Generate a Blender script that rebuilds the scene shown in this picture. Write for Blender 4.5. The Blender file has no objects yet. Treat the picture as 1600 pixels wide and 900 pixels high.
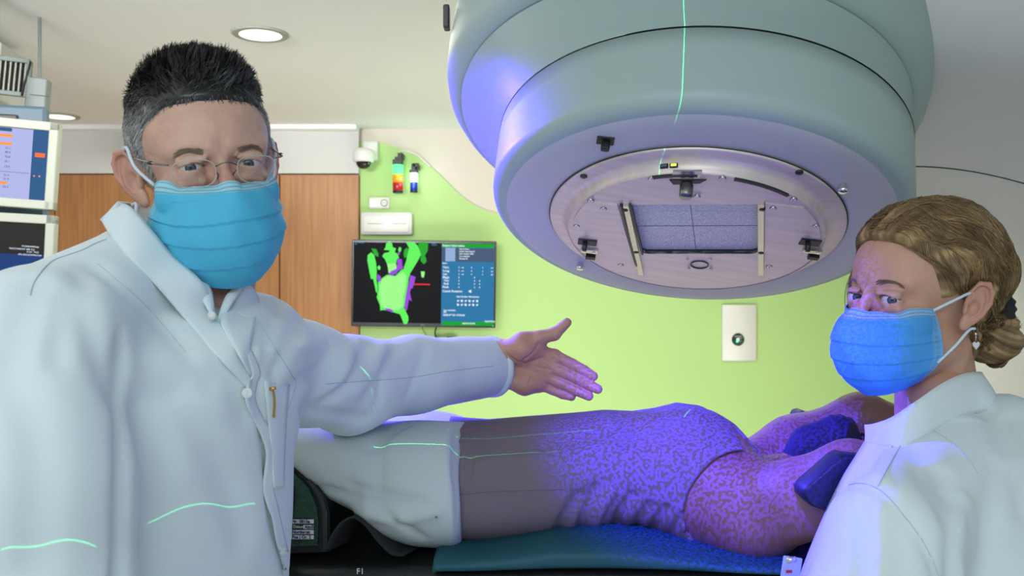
import bpy, math, random
import numpy as np
from mathutils import Vector, Matrix

# ------------------------------------------------------------------ camera
CZ = 1.55                      # camera height
F = 1400.0                     # focal length in pixels of a 1600 px wide frame
def P(px, py, Y):              # the point at depth Y behind a pixel of the photograph
    return np.array([(px - 800) / F * Y, Y, CZ - (py - 450) / F * Y])
S = bpy.context.scene
C = S.collection
cam_d = bpy.data.cameras.new('camera'); cam = bpy.data.objects.new('camera', cam_d); C.objects.link(cam)
cam.location = (0, 0, CZ); cam.rotation_euler = (math.pi / 2, 0, 0)
cam_d.sensor_width = 36; cam_d.lens = 36 * F / 1600; cam_d.clip_start = .05
cam_d.dof.use_dof = True; cam_d.dof.focus_distance = 1.25; cam_d.dof.aperture_fstop = 11
S.camera = cam
# ------------------------------------------------------------------ view, world, lights
S.view_settings.view_transform = 'Standard'
try: S.view_settings.look = 'None'
except Exception: pass
S.view_settings.gamma = 1; S.view_settings.use_curve_mapping = False
S.view_settings.exposure = 0.2
S.cycles.use_denoising = True
w = bpy.data.worlds.new('world'); S.world = w; w.use_nodes = True
w.node_tree.nodes['Background'].inputs[0].default_value = (.80, .93, 1, 1)
w.node_tree.nodes['Background'].inputs[1].default_value = .52

def aim(o, loc, tgt):
    o.location = loc
    o.rotation_euler = (Vector(tgt) - Vector(loc)).to_track_quat('-Z', 'Y').to_euler()
def area(name, loc, tgt, size, power, col, sy=None, spread=None):
    d = bpy.data.lights.new(name, 'AREA'); d.energy = power; d.color = col; d.size = size
    if sy: d.shape = 'RECTANGLE'; d.size_y = sy
    if spread: d.spread = math.radians(spread)
    o = bpy.data.objects.new(name, d); C.objects.link(o); aim(o, loc, tgt); return o
def gobo(name, loc, tgt, power, col, angle, build, blend=.3):
    """a projector: a point-like spot whose light passes a pattern"""
    d = bpy.data.lights.new(name, 'SPOT'); d.energy = power; d.color = col
    d.spot_size = math.radians(angle); d.spot_blend = blend; d.shadow_soft_size = 0.0
    d.use_nodes = True; nt = d.node_tree; N = nt.nodes; L = nt.links
    em = [n for n in N if n.type == 'EMISSION'][0]
    tc = N.new('ShaderNodeTexCoord'); sp = N.new('ShaderNodeSeparateXYZ'); L.new(tc.outputs['Normal'], sp.inputs[0])
    def m(op, a, b=None, c=None):
        n = N.new('ShaderNodeMath'); n.operation = op
        for i, v in enumerate((a, b, c)):
            if v is None: continue
            if isinstance(v, (int, float)): n.inputs[i].default_value = v
            else: L.new(v, n.inputs[i])
        return n.outputs[0]
    x = m('DIVIDE', sp.outputs[0], sp.outputs[2]); y = m('DIVIDE', sp.outputs[1], sp.outputs[2])
    L.new(build(m, x, y, N, L), em.inputs['Strength'])
    o = bpy.data.objects.new(name, d); C.objects.link(o); aim(o, loc, tgt); return o
def speckle(m, x, y, N, L):
    cb = N.new('ShaderNodeCombineXYZ'); L.new(x, cb.inputs[0]); L.new(y, cb.inputs[1])
    nz = N.new('ShaderNodeTexNoise'); L.new(cb.outputs[0], nz.inputs['Vector'])
    nz.inputs['Scale'].default_value = 330; nz.inputs['Detail'].default_value = 0
    a = m('SUBTRACT', nz.outputs[0], .44); a = m('MULTIPLY', a, 14); 
    c = N.new('ShaderNodeClamp'); L.new(a, c.inputs[0])
    return m('MULTIPLY_ADD', c.outputs[0], .75, .25)
def line(x0, half_len, width, off=0.0):
    def b(m, x, y, N, L):
        a = m('LESS_THAN', m('ABSOLUTE', m('SUBTRACT', x, off)), width)
        e = m('LESS_THAN', m('ABSOLUTE', m('SUBTRACT', y, x0)), half_len)
        return m('MULTIPLY', a, e)
    return b

# ceiling panels behind the photographer and over the room, then two added fill lamps
area('ceiling_panel_light', (-.3, -.7, 2.40), (-.1, 1.2, 1.2), 1.5, 20, (.84, .96, 1), 1.0)
area('ceiling_panel_light', (.2, 3.1, 2.42), (.2, 3.4, 0), 2.6, 48, (1, .97, .88), 1.6)
area('ceiling_panel_light', (-1.9, 1.9, 2.40), (-1.7, 2.6, .6), 1.2, 15, (1, .95, .88), 1.2)
area('wall_fill', (.45, 3.3, .35), (.35, 5.1, 1.15), 2.2, 23, (1, .98, .86), .5)  # added low lamp, unseen, brightens the lower green wall
area('ceiling_fill', (-1.5, -.6, 2.15), (-1.3, 2.6, 2.50), 1.3, 12, (1, .99, 1), .3, 50)  # added unseen fill behind the camera, aimed up to brighten the ceiling

def plain(m, x, y, N, L): return m('MULTIPLY', 1.0, 1.0)
# surface-scanning projectors (violet-blue structured light)
gobo('surface_projector', (-1.15, 2.5, 2.22), (.28, 1.38, 1.32), 560, (.05, .025, 1), 34, plain, .7)
gobo('surface_projector', (-.12, -.05, 2.38), (.33, 1.45, 1.28), 700, (.07, .02, 1), 19, speckle, .8)

# ------------------------------------------------------------------ materials
def mat(name, col, rough=.5, metal=0.0, emit=None, es=1.0, bump=0.0, bscale=200.0, var=0.0, vscale=4.0,
        attr=None, col2=None, attr2=None, col3=None, spec=None, sss=0.0, alpha=None, trans=None, stretch=None, sheen=0):
    m = bpy.data.materials.new(name); m.use_nodes = True
    N = m.node_tree.nodes; L = m.node_tree.links; b = N['Principled BSDF']
    b.inputs['Base Color'].default_value = (*col, 1); b.inputs['Roughness'].default_value = rough; b.inputs['Metallic'].default_value = metal
    if spec is not None: b.inputs['Specular IOR Level'].default_value = spec
    if sss:
        b.inputs['Subsurface Weight'].default_value = sss; b.inputs['Subsurface Radius'].default_value = (.012, .004, .002)
        b.inputs['Subsurface Scale'].default_value = 1
    if sheen: b.inputs['Sheen Weight'].default_value = sheen
    if trans: b.inputs['Transmission Weight'].default_value = trans
    if alpha is not None: b.inputs['Alpha'].default_value = alpha
    if emit: b.inputs['Emission Color'].default_value = (*emit, 1); b.inputs['Emission Strength'].default_value = es
    cur = None
    tc = N.new('ShaderNodeTexCoord'); vec = tc.outputs['Object']
    if stretch:
        mp = N.new('ShaderNodeMapping'); mp.inputs['Scale'].default_value = stretch; L.new(vec, mp.inputs[0]); vec = mp.outputs[0]
    def mix(fac, a, bcol):
        x = N.new('ShaderNodeMix'); x.data_type = 'RGBA'
        L.new(fac, x.inputs[0])
        if a is None: x.inputs[6].default_value = (*col, 1)
        else: L.new(a, x.inputs[6])
        x.inputs[7].default_value = (*bcol, 1); return x.outputs[2]
    for at, c2 in ((attr, col2), (attr2, col3)):
        if at:
            an = N.new('ShaderNodeAttribute'); an.attribute_name = at; cur = mix(an.outputs['Fac'], cur, c2)
    if var:
        nz = N.new('ShaderNodeTexNoise'); nz.inputs['Scale'].default_value = vscale; nz.inputs['Detail'].default_value = 4; L.new(vec, nz.inputs['Vector'])
        cr = N.new('ShaderNodeMapRange'); cr.inputs[1].default_value = .3; cr.inputs[2].default_value = .7
        cr.inputs[3].default_value = 1 - var; cr.inputs[4].default_value = 1 + var; L.new(nz.outputs[0], cr.inputs[0])
        mm = N.new('ShaderNodeMix'); mm.data_type = 'RGBA'; mm.blend_type = 'MULTIPLY'; mm.inputs[0].default_value = 1
        if cur is None: mm.inputs[6].default_value = (*col, 1)
        else: L.new(cur, mm.inputs[6])
        L.new(cr.outputs[0], mm.inputs[7]); cur = mm.outputs[2]
    if cur is not None: L.new(cur, b.inputs['Base Color'])
    if bump:
        nb = N.new('ShaderNodeTexNoise'); nb.inputs['Scale'].default_value = bscale; nb.inputs['Detail'].default_value = 3; L.new(vec, nb.inputs['Vector'])
        bp = N.new('ShaderNodeBump'); bp.inputs['Strength'].default_value = bump; bp.inputs['Distance'].default_value = .002
        L.new(nb.outputs[0], bp.inputs['Height']); L.new(bp.outputs[0], b.inputs['Normal'])
    return m

M = dict(
    ceiling=mat('ceiling_paint', (.86, .855, .84), .9, bump=.1, bscale=40, var=.015, vscale=1.5),
    upper=mat('cream_paint', (.66, .61, .53), .9),
    green=mat('green_paint', (.43, .64, .25), .85, var=.02, vscale=2),
    soffit=mat('pale_grey_paint', (.62, .62, .60), .9),
    floor=mat('floor_vinyl', (.62, .62, .60), .5, var=.06, vscale=9),
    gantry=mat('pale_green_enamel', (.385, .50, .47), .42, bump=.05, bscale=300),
    gface=mat('violet_lit_enamel', (.57, .585, .60), .45, bump=.04, bscale=300),  # violet tint of the projector light is put into this enamel colour
    garm=mat('warm_white_enamel', (.66, .66, .645), .5),
    gap=mat('dark_joint', (.03, .04, .04), .7),
    steel=mat('brushed_steel', (.80, .68, .63), .42, .35, var=.08, vscale=9, stretch=(1, 9, 1), bump=.15, bscale=60),
    steel2=mat('bright_steel', (.66, .60, .56), .25, 1.0),
    dkmetal=mat('dark_metal', (.06, .06, .06), .4, .6),
    black=mat('black_plastic', (.008, .008, .009), .45),
    white=mat('white_plastic', (.74, .74, .72), .4),
    coat=mat('white_cotton', (.72, .815, .83), .85, bump=.22, bscale=900, sheen=.1),
    coatseam=mat('white_cotton_seam', (.50, .60, .63), .9),
    skin_m=mat('skin_warm', (.60, .36, .27), .48, sss=.06, var=.10, vscale=45, bump=.35, bscale=260, attr='red', col2=(.48, .16, .11), attr2='beard', col3=(.34, .26, .22)),
    skin_w=mat('skin_fair', (.56, .31, .215), .5, sss=.06, var=.07, vscale=40, bump=.22, bscale=260, attr='red', col2=(.52, .19, .14), attr2='beard', col3=(.12, .07, .04)),
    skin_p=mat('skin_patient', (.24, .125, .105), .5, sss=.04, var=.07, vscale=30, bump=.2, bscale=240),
    hair_m=mat('dark_hair', (.012, .011, .010), .34, attr='grey', col2=(.58, .57, .56), var=.3, vscale=60),
    hair_w=mat('blond_brown_hair', (.15, .085, .032), .40, attr='grey', col2=(.52, .35, .16), var=.35, vscale=35),
    brow=mat('brow_hair', (.29, .20, .14), .8),
    maskb=mat('mask_fabric', (.07, .47, .70), .7, attr='band', col2=(.33, .62, .72), attr2='stitch', col3=(.03, .22, .34), var=.03, vscale=30, bump=.25, bscale=700),
    maskw=mat('mask_fabric_blue', (.055, .32, .72), .7, attr='band', col2=(.24, .46, .72), attr2='stitch', col3=(.03, .14, .34), var=.03, vscale=30, bump=.25, bscale=700),
    maskn=mat('mask_fabric_navy', (.012, .014, .05), .75, bump=.2, bscale=500),
    loop=mat('white_elastic', (.62, .72, .80), .7),
    gold=mat('gold_metal', (.65, .42, .12), .3, 1.0),
    silver=mat('silver_metal', (.8, .8, .8), .2, 1.0),
    wire=mat('titanium_wire', (.22, .20, .17), .35, .9),
    pants=mat('white_linen', (.54, .60, .585), .9, bump=.2, bscale=500),
    shirt=mat('lilac_cotton', (.18, .142, .165), .9, bump=.2, bscale=500),
    shirtd=mat('lilac_cotton_hem', (.155, .122, .145), .9),
    foam=mat('blue_foam', (.006, .085, .11), .6, bump=.2, bscale=300),
    navy=mat('navy_vinyl', (.006, .008, .035), .5),
    carbon=mat('carbon_fibre', (.012, .013, .013), .35, var=.5, vscale=300),
    dgreen=mat('dark_green_mesh', (.012, .05, .028), .6, var=.45, vscale=220),
    strap=mat('black_webbing', (.016, .017, .018), .8, bump=.5, bscale=400),
    trousers=mat('white_trousers', (.6, .62, .62), .9), shoe=mat('white_clog', (.5, .5, .5), .5),
    bluegrey=mat('blue_grey_metal', (.07, .12, .17), .5), grey=mat('grey_plastic', (.20, .235, .22), .5),
    beige=mat('beige_plastic', (.36, .385, .31), .5),
)
def emis(name, col, s=1.0, base=(0, 0, 0)): return mat(name, base, .5, emit=col, es=s, spec=.08)

# ------------------------------------------------------------------ objects and tags
def tag(o, label=None, cat=None, group=None, kind=None):
    if label: o['label'] = label
    if cat: o['category'] = cat
    if group: o['group'] = group
    if kind: o['kind'] = kind
    return o
def empty(name, loc, label, cat, group=None, rot=None):
    o = bpy.data.objects.new(name, None); C.objects.link(o); o.location = loc; o.empty_display_size = .05
    if rot is not None: o.rotation_euler = rot
    return tag(o, label, cat, group)
def link(name, verts, faces, m, parent=None, smooth=True, world=True, attrs=None, mats=None, midx=None):
    """link one mesh; verts in world space (world=True) even when parented"""
    me = bpy.data.meshes.new(name)
    if isinstance(faces, np.ndarray):
        nv, nf, k = len(verts), len(faces), faces.shape[1]
        me.vertices.add(nv); me.vertices.foreach_set('co', np.asarray(verts, dtype=np.float32).ravel())
        me.loops.add(nf * k); me.loops.foreach_set('vertex_index', faces.astype(np.int32).ravel())
        me.polygons.add(nf); me.polygons.foreach_set('loop_start', np.arange(0, nf * k, k, dtype=np.int32))
        me.update(calc_edges=True); me.validate()
    else:
        me.from_pydata([tuple(map(float, v)) for v in verts], [], faces); me.update()
    if smooth: me.polygons.foreach_set('use_smooth', np.ones(len(me.polygons), dtype=bool))
    for k, a in (attrs or {}).items():
        at = me.attributes.new(k, 'FLOAT', 'POINT'); at.data.foreach_set('value', np.asarray(a, dtype=np.float32))
    for q in (mats or [m]): me.materials.append(q)
    if midx is not None: me.polygons.foreach_set('material_index', np.asarray(midx, dtype=np.int32))
    o = bpy.data.objects.new(name, me); C.objects.link(o)
    if parent is not None:
        o.parent = parent
        if world: o.matrix_parent_inverse = MW(parent).inverted()
    return o
def MW(o):
    m = Matrix.LocRotScale(o.location, o.rotation_euler, o.scale)
    if o.parent: m = MW(o.parent) @ o.matrix_parent_inverse @ m
    return m
class MB:
    """collects shapes into one mesh"""
    def __init__(s): s.v = []; s.f = []
    def add(s, v, f):
        n = len(s.v); s.v += [tuple(map(float, p)) for p in v]; s.f += [tuple(i + n for i in q) for q in f]; return s
    def box(s, c, d, R=None, bev=0.0):
        hx, hy, hz = [q / 2 for q in d]; R = R or Matrix.Identity(3)
        b = min(bev, hx * .99, hy * .99, hz * .99)
        if b <= 0:
            v = [(x, y, z) for x in (-hx, hx) for y in (-hy, hy) for z in (-hz, hz)]
            f = [(0, 1, 3, 2), (4, 6, 7, 5), (0, 4, 5, 1), (2, 3, 7, 6), (0, 2, 6, 4), (1, 5, 7, 3)]
        else:
            # chamfered box as stacked octagons
            v = []; f = []
            def ring(x, y, z, cut):
                return [(x - cut, -y, z), (x, -y + cut, z), (x, y - cut, z), (x - cut, y, z), (-x + cut, y, z), (-x, y - cut, z), (-x, -y + cut, z), (-x + cut, -y, z)]
            rr = [ring(hx - b, hy - b, -hz, b * .4), ring(hx - b*.3, hy - b*.3, -hz + b*.3, b * .8), ring(hx, hy, -hz + b, b), ring(hx, hy, hz - b, b), ring(hx - b*.3, hy - b*.3, hz - b*.3, b * .8), ring(hx - b, hy - b, hz, b * .4)]
            for r in rr: v += r
            for k in range(5):
                for i in range(8): f.append((k*8 + i, k*8 + (i+1) % 8, k*8 + 8 + (i+1) % 8, k*8 + 8 + i))
            f.append(tuple(range(7, -1, -1))); f.append(tuple(range(40, 48)))
        c = Vector(c); return s.add([R @ Vector(p) + c for p in v], f)
    def tube(s, pts, r, n=8, cap=True):
        pts = [Vector(map(float, p)) for p in pts]; m = len(pts)
        rs = r if hasattr(r, '__len__') else [r] * m
        v = []; f = []; t0 = (pts[1] - pts[0]).normalized(); a = t0.orthogonal().normalized()
        for i, p in enumerate(pts):
            t = (pts[min(i + 1, m - 1)] - pts[max(i - 1, 0)]).normalized()
            a = (a - t * a.dot(t)).normalized(); b = t.cross(a)
            for k in range(n):
                q = 2 * math.pi * k / n; v.append(p + (a * math.cos(q) + b * math.sin(q)) * rs[i])
        for i in range(m - 1):
            for k in range(n): f.append((i*n + k, i*n + (k+1) % n, (i+1)*n + (k+1) % n, (i+1)*n + k))
        if cap: f.append(tuple(range(n - 1, -1, -1))); f.append(tuple((m-1)*n + k for k in range(n)))
        return s.add(v, f)
    def lathe(s, prof, n=48, R=None, c=(0, 0, 0), close=True):
        R = R or Matrix.Identity(3); c = Vector(c); v = []; f = []
        for r, h in prof:
            for k in range(n):
                q = 2 * math.pi * k / n; v.append(R @ Vector((r * math.cos(q), r * math.sin(q), h)) + c)
        for i in range(len(prof) - 1):
            for k in range(n): f.append((i*n + k, i*n + (k+1) % n, (i+1)*n + (k+1) % n, (i+1)*n + k))
        if close: f.append(tuple(range(n - 1, -1, -1))); f.append(tuple((len(prof)-1)*n + k for k in range(n)))
        return s.add(v, f)
    def prism(s, poly, z0, z1, R=None, c=(0, 0, 0)):
        """closed outline poly (x, y) extruded in z"""
        R = R or Matrix.Identity(3); c = Vector(c); n = len(poly)
        v = [R @ Vector((x, y, z0)) + c for x, y in poly] + [R @ Vector((x, y, z1)) + c for x, y in poly]
        f = [tuple(range(n - 1, -1, -1)), tuple(range(n, 2 * n))] + [(i, (i+1) % n, n + (i+1) % n, n + i) for i in range(n)]
        return s.add(v, f)
    def out(s, name, m, parent=None, smooth=False, world=True):
        o = link(name, s.v, s.f, m, parent, smooth, world)
        if smooth == 'auto':
            for p in o.data.polygons: p.use_smooth = len(p.vertices) <= 4
        return o
def spline(pts, n):
    """Catmull-Rom through pts"""
    p = np.array(pts, float); k = len(p); e = np.vstack([2 * p[0] - p[1], p, 2 * p[-1] - p[-2]])
    t = np.linspace(0, k - 1 - 1e-9, n); i = t.astype(int); u = (t - i)[:, None]
    a, b, c, d = e[i], e[i + 1], e[i + 2], e[i + 3]
    return .5 * (2*b + (c - a)*u + (2*a - 5*b + 4*c - d)*u*u + (3*b - a - 3*c + d)*u**3)
def ribbon(name, A, B, thick, m, parent=None, n=40, k=6, bulge=0.0, toward=(0, -1, 0), attrs=None):
    """a cloth strip between two edge lines, with real thickness"""
    a = spline(A, n); b = spline(B, n); T = np.array(toward, float)
    rows = []
    for j in range(k + 1):
        t = j / k; rows.append(a * (1 - t) + b * t + T * bulge * math.sin(math.pi * t))
    G = np.stack(rows, 1)
    du = np.gradient(G, axis=0); dv = np.gradient(G, axis=1); nn = np.cross(du, dv); nn /= np.linalg.norm(nn, axis=2)[..., None] + 1e-12
    top = (G + nn * thick / 2).reshape(-1, 3); bot = (G - nn * thick / 2).reshape(-1, 3); W = k + 1; O = n * W
    f = []
    for i in range(n - 1):
        for j in range(k):
            q = (i*W + j, i*W + j + 1, (i+1)*W + j + 1, (i+1)*W + j); f.append(q); f.append(tuple(O + x for x in q[::-1]))
    for i in range(n - 1):
        f.append((i*W, (i+1)*W, O + (i+1)*W, O + i*W)); f.append((i*W + k, O + i*W + k, O + (i+1)*W + k, (i+1)*W + k))
    for j in range(k):
        f.append((j, O + j, O + j + 1, j + 1)); z = (n-1)*W; f.append((z + j, z + j + 1, O + z + j + 1, O + z + j))
    return link(name, np.vstack([top, bot]), f, m, parent)
def text(name, body, size, m, parent, c, R, align='LEFT', depth=.0002, bold=0.0):
    cu = bpy.data.curves.new(name, 'FONT'); cu.body = body; cu.size = size; cu.align_x = align; cu.align_y = 'CENTER'; cu.extrude = depth; cu.offset = bold
    t = bpy.data.objects.new(name, cu); C.objects.link(t)
    bpy.context.view_layer.update()
    me = bpy.data.meshes.new_from_object(t.evaluated_get(bpy.context.evaluated_depsgraph_get()))
    bpy.data.objects.remove(t); bpy.data.curves.remove(cu); me.name = name
    me.transform(Matrix.Translation(Vector(c)) @ R.to_4x4()); me.materials.clear(); me.materials.append(m)
    o = bpy.data.objects.new(name, me); C.objects.link(o); o.parent = parent
    if parent is not None: o.matrix_parent_inverse = MW(parent).inverted()
    return o

# ------------------------------------------------------------------ implicit surfaces for bodies and cloth
def smin(a, b, k):
    h = np.clip(.5 + .5 * (b - a) / k, 0, 1); return b + (a - b) * h - k * h * (1 - h)
def smax(a, b, k): return -smin(-a, -b, k)
def ell(p, c, r):
    q = (p - np.array(c)) / np.array(r); n = np.sqrt((q * q).sum(1)); q2 = q / np.array(r); g = np.sqrt((q2 * q2).sum(1)) + 1e-9
    return n * (n - 1) / g
def sph(p, c, r): return np.sqrt(((p - np.array(c)) ** 2).sum(1)) - r
def rc(p, a, b, r0, r1=None):
    r1 = r0 if r1 is None else r1; a = np.array(a, float); b = np.array(b, float); ab = b - a
    t = np.clip(((p - a) @ ab) / (ab @ ab), 0, 1); return np.sqrt(((p - a - t[:, None] * ab) ** 2).sum(1)) - (r0 + (r1 - r0) * t)
def chain(p, pts, rs, k=.004):
    f = None
    for i in range(len(pts) - 1):
        g = rc(p, pts[i], pts[i+1], rs[i], rs[i+1]); f = g if f is None else smin(f, g, k)
    return f
def polyd(p, pts):
    d = None
    for i in range(len(pts) - 1):
        a = np.array(pts[i]); ab = np.array(pts[i+1]) - a; t = np.clip(((p - a) @ ab) / (ab @ ab + 1e-12), 0, 1)
        q = np.sqrt(((p - a - t[:, None] * ab) ** 2).sum(1)); d = q if d is None else np.minimum(d, q)
    return d
def column(p, ax, st, ang=0.0, pw=2.2):
    """body of varying elliptical section along axis ax. st rows: t, c1, c2, r1, r2"""
    st = np.array(st, float); st = st[st[:, 0].argsort()]; t = p[:, ax]; o = [i for i in range(3) if i != ax]
    g = [np.interp(t, st[:, 0], st[:, j]) for j in (1, 2, 3, 4)]
    a = p[:, o[0]] - g[0]; b = p[:, o[1]] - g[1]
    if ang: c, s = math.cos(ang), math.sin(ang); a, b = a * c + b * s, -a * s + b * c
    q = (np.abs(a / g[2]) ** pw + np.abs(b / g[3]) ** pw) ** (1 / pw)
    f = (q - 1) * np.minimum(g[2], g[3])
    return np.maximum(f, np.maximum(t - st[-1, 0], st[0, 0] - t))
def hash_noise(p, s, seed=0):
    """cheap smooth pseudo-noise from sines, about -1..1"""
    r = np.random.RandomState(seed); v = 0
    for i in range(5):
        k = r.normal(size=3); k *= (s * (0.6 + .25 * i)) / np.linalg.norm(k); v = v + np.sin(p @ k + r.rand() * 6.28)
    return v / 3
def folds(base, items):
    """press lines into a field: items (pts3d, width, depth)"""
    items = [(np.array(a, float), w_, d_) for a, w_, d_ in items]
    def f(p):
        v = base(p)
        for a, w_, d_ in items:
            lo = a.min(0) - 3 * w_; hi = a.max(0) + 3 * w_
            m = np.all((p > lo) & (p < hi), axis=1)
            if m.any():
                q = polyd(p[m], a); v[m] += d_ * np.exp(-(q / w_) ** 2)
        return v
    return f
CAM = np.array([0, 0, CZ])
def cast(f, px, py, y0=.5, y1=3.0):
    """where the sight line of a pixel meets the field"""
    px = np.atleast_1d(np.array(px, float)); py = np.atleast_1d(np.array(py, float))
    d = np.stack([(px - 800) / F, np.ones_like(px), -(py - 450) / F], 1); t = np.full(len(px), y0)
    for _ in range(160):
        v = f(CAM + d * t[:, None]); t = np.minimum(t + np.clip(v * .55, -.02, .03), y1)
    return CAM + d * t[:, None]
def castpts(f, pts, y0=.5, y1=3.0):
    a = np.array(pts, float); return cast(f, a[:, 0], a[:, 1], y0, y1)
def grad(f, p, e=4e-4):
    g = np.empty_like(p)
    for i in range(3):
        d = np.zeros(3); d[i] = e; g[:, i] = (f(p + d) - f(p - d)) / (2 * e)
    return g
def nets(f, lo, hi, h, proj=2):
    """surface nets with a sparse evaluation, vertices projected on the true surface"""
    lo = np.array(lo, float); hi = np.array(hi, float); B = 4
    nb = np.ceil((hi - lo) / (h * B)).astype(int) + 1; n = nb * B
    cb = np.stack(np.meshgrid(*[np.arange(k) for k in nb], indexing='ij'), -1).reshape(-1, 3)
    cv = f(lo + (cb * B + (B - 1) / 2) * h)
    act = np.abs(cv) < h * B * 1.9
    Fv = np.where(cv < 0, -1.0, 1.0).astype(np.float32).reshape(nb)
    Fv = np.repeat(np.repeat(np.repeat(Fv, B, 0), B, 1), B, 2)
    off = np.stack(np.meshgrid(*[np.arange(B)] * 3, indexing='ij'), -1).reshape(-1, 3)
    A = cb[act]
    for s in range(0, len(A), 4000):
        idx = (A[s:s+4000, None] * B + off[None]).reshape(-1, 3)
        Fv[idx[:, 0], idx[:, 1], idx[:, 2]] = f(lo + idx * h)
    s = Fv < 0
    cnt = np.zeros(tuple(n - 1), np.uint8)
    for a in (0, 1):
        for b in (0, 1):
            for c in (0, 1): cnt += s[a:n[0]-1+a, b:n[1]-1+b, c:n[2]-1+c]
    cells = np.argwhere((cnt > 0) & (cnt < 8)); ids = np.full(tuple(n - 1), -1, np.int32)
    ids[cells[:, 0], cells[:, 1], cells[:, 2]] = np.arange(len(cells))
    acc = np.zeros((len(cells), 3)); num = np.zeros(len(cells))
    for ax in range(3):
        for a in (0, 1):
            for b in (0, 1):
                o = [i for i in range(3) if i != ax]; d0 = np.zeros(3, int); d0[o[0]] = a; d0[o[1]] = b; d1 = d0.copy(); d1[ax] = 1
                q0 = cells + d0; q1 = cells + d1
                v0 = Fv[q0[:, 0], q0[:, 1], q0[:, 2]].astype(float); v1 = Fv[q1[:, 0], q1[:, 1], q1[:, 2]].astype(float)
                m = (v0 < 0) != (v1 < 0); t = np.where(m, v0 / (v0 - v1 + 1e-20), 0)
                acc += np.where(m[:, None], q0 + t[:, None] * (d1 - d0), 0); num += m
    V = lo + acc / num[:, None] * h
    Q = []
    for ax in range(3):
        o = [(ax + 1) % 3, (ax + 2) % 3]
        sl0 = [slice(1, None)] * 3; sl0[ax] = slice(0, n[ax] - 1); sl1 = [slice(1, None)] * 3; sl1[ax] = slice(1, n[ax])
        a = s[tuple(sl0)]; b = s[tuple(sl1)]
        e = np.argwhere(a != b); st = a[e[:, 0], e[:, 1], e[:, 2]]
        for i in o: e[:, i] += 1
        ok = np.ones(len(e), bool)
        for i in o: ok &= (e[:, i] < n[i] - 1)
        e = e[ok]; st = st[ok]
        def g(d1, d2):
            c = e.copy(); c[:, o[0]] -= d1; c[:, o[1]] -= d2; return ids[c[:, 0], c[:, 1], c[:, 2]]
        q = np.stack([g(1, 1), g(0, 1), g(0, 0), g(1, 0)], 1); q[~st] = q[~st][:, ::-1]; Q.append(q)
    Q = np.vstack(Q); Q = Q[(Q >= 0).all(1)]
    for _ in range(proj):
        v = f(V); G = grad(f, V); g2 = (G * G).sum(1) + 1e-6
        st = -(v / g2)[:, None] * G; L = np.linalg.norm(st, axis=1); k = np.minimum(1, h * .6 / (L + 1e-12)); V = V + st * k[:, None]
    return V, Q
def fieldobj(name, f, lo, hi, h, m, parent=None, attrs=None, world=True, proj=2):
    V, Q = nets(f, lo, hi, h, proj)
    at = {k: fn(V) for k, fn in (attrs or {}).items()}
    return link(name, V, Q, m, parent, True, world, at)
def joinmesh(parts):
    V = []; Q = []; n = 0
    for v, q in parts: V.append(v); Q.append(q + n); n += len(v)
    return np.vstack(V), np.vstack(Q)
def rotm(yaw=0, pitch=0, roll=0):
    """head frame: -Y is where the face looks, yaw turns it towards +X, pitch up, roll tips the crown to +X"""
    return np.array(Matrix.Rotation(yaw, 3, 'Z') @ Matrix.Rotation(pitch, 3, 'X') @ Matrix.Rotation(roll, 3, 'Y'))
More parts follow.
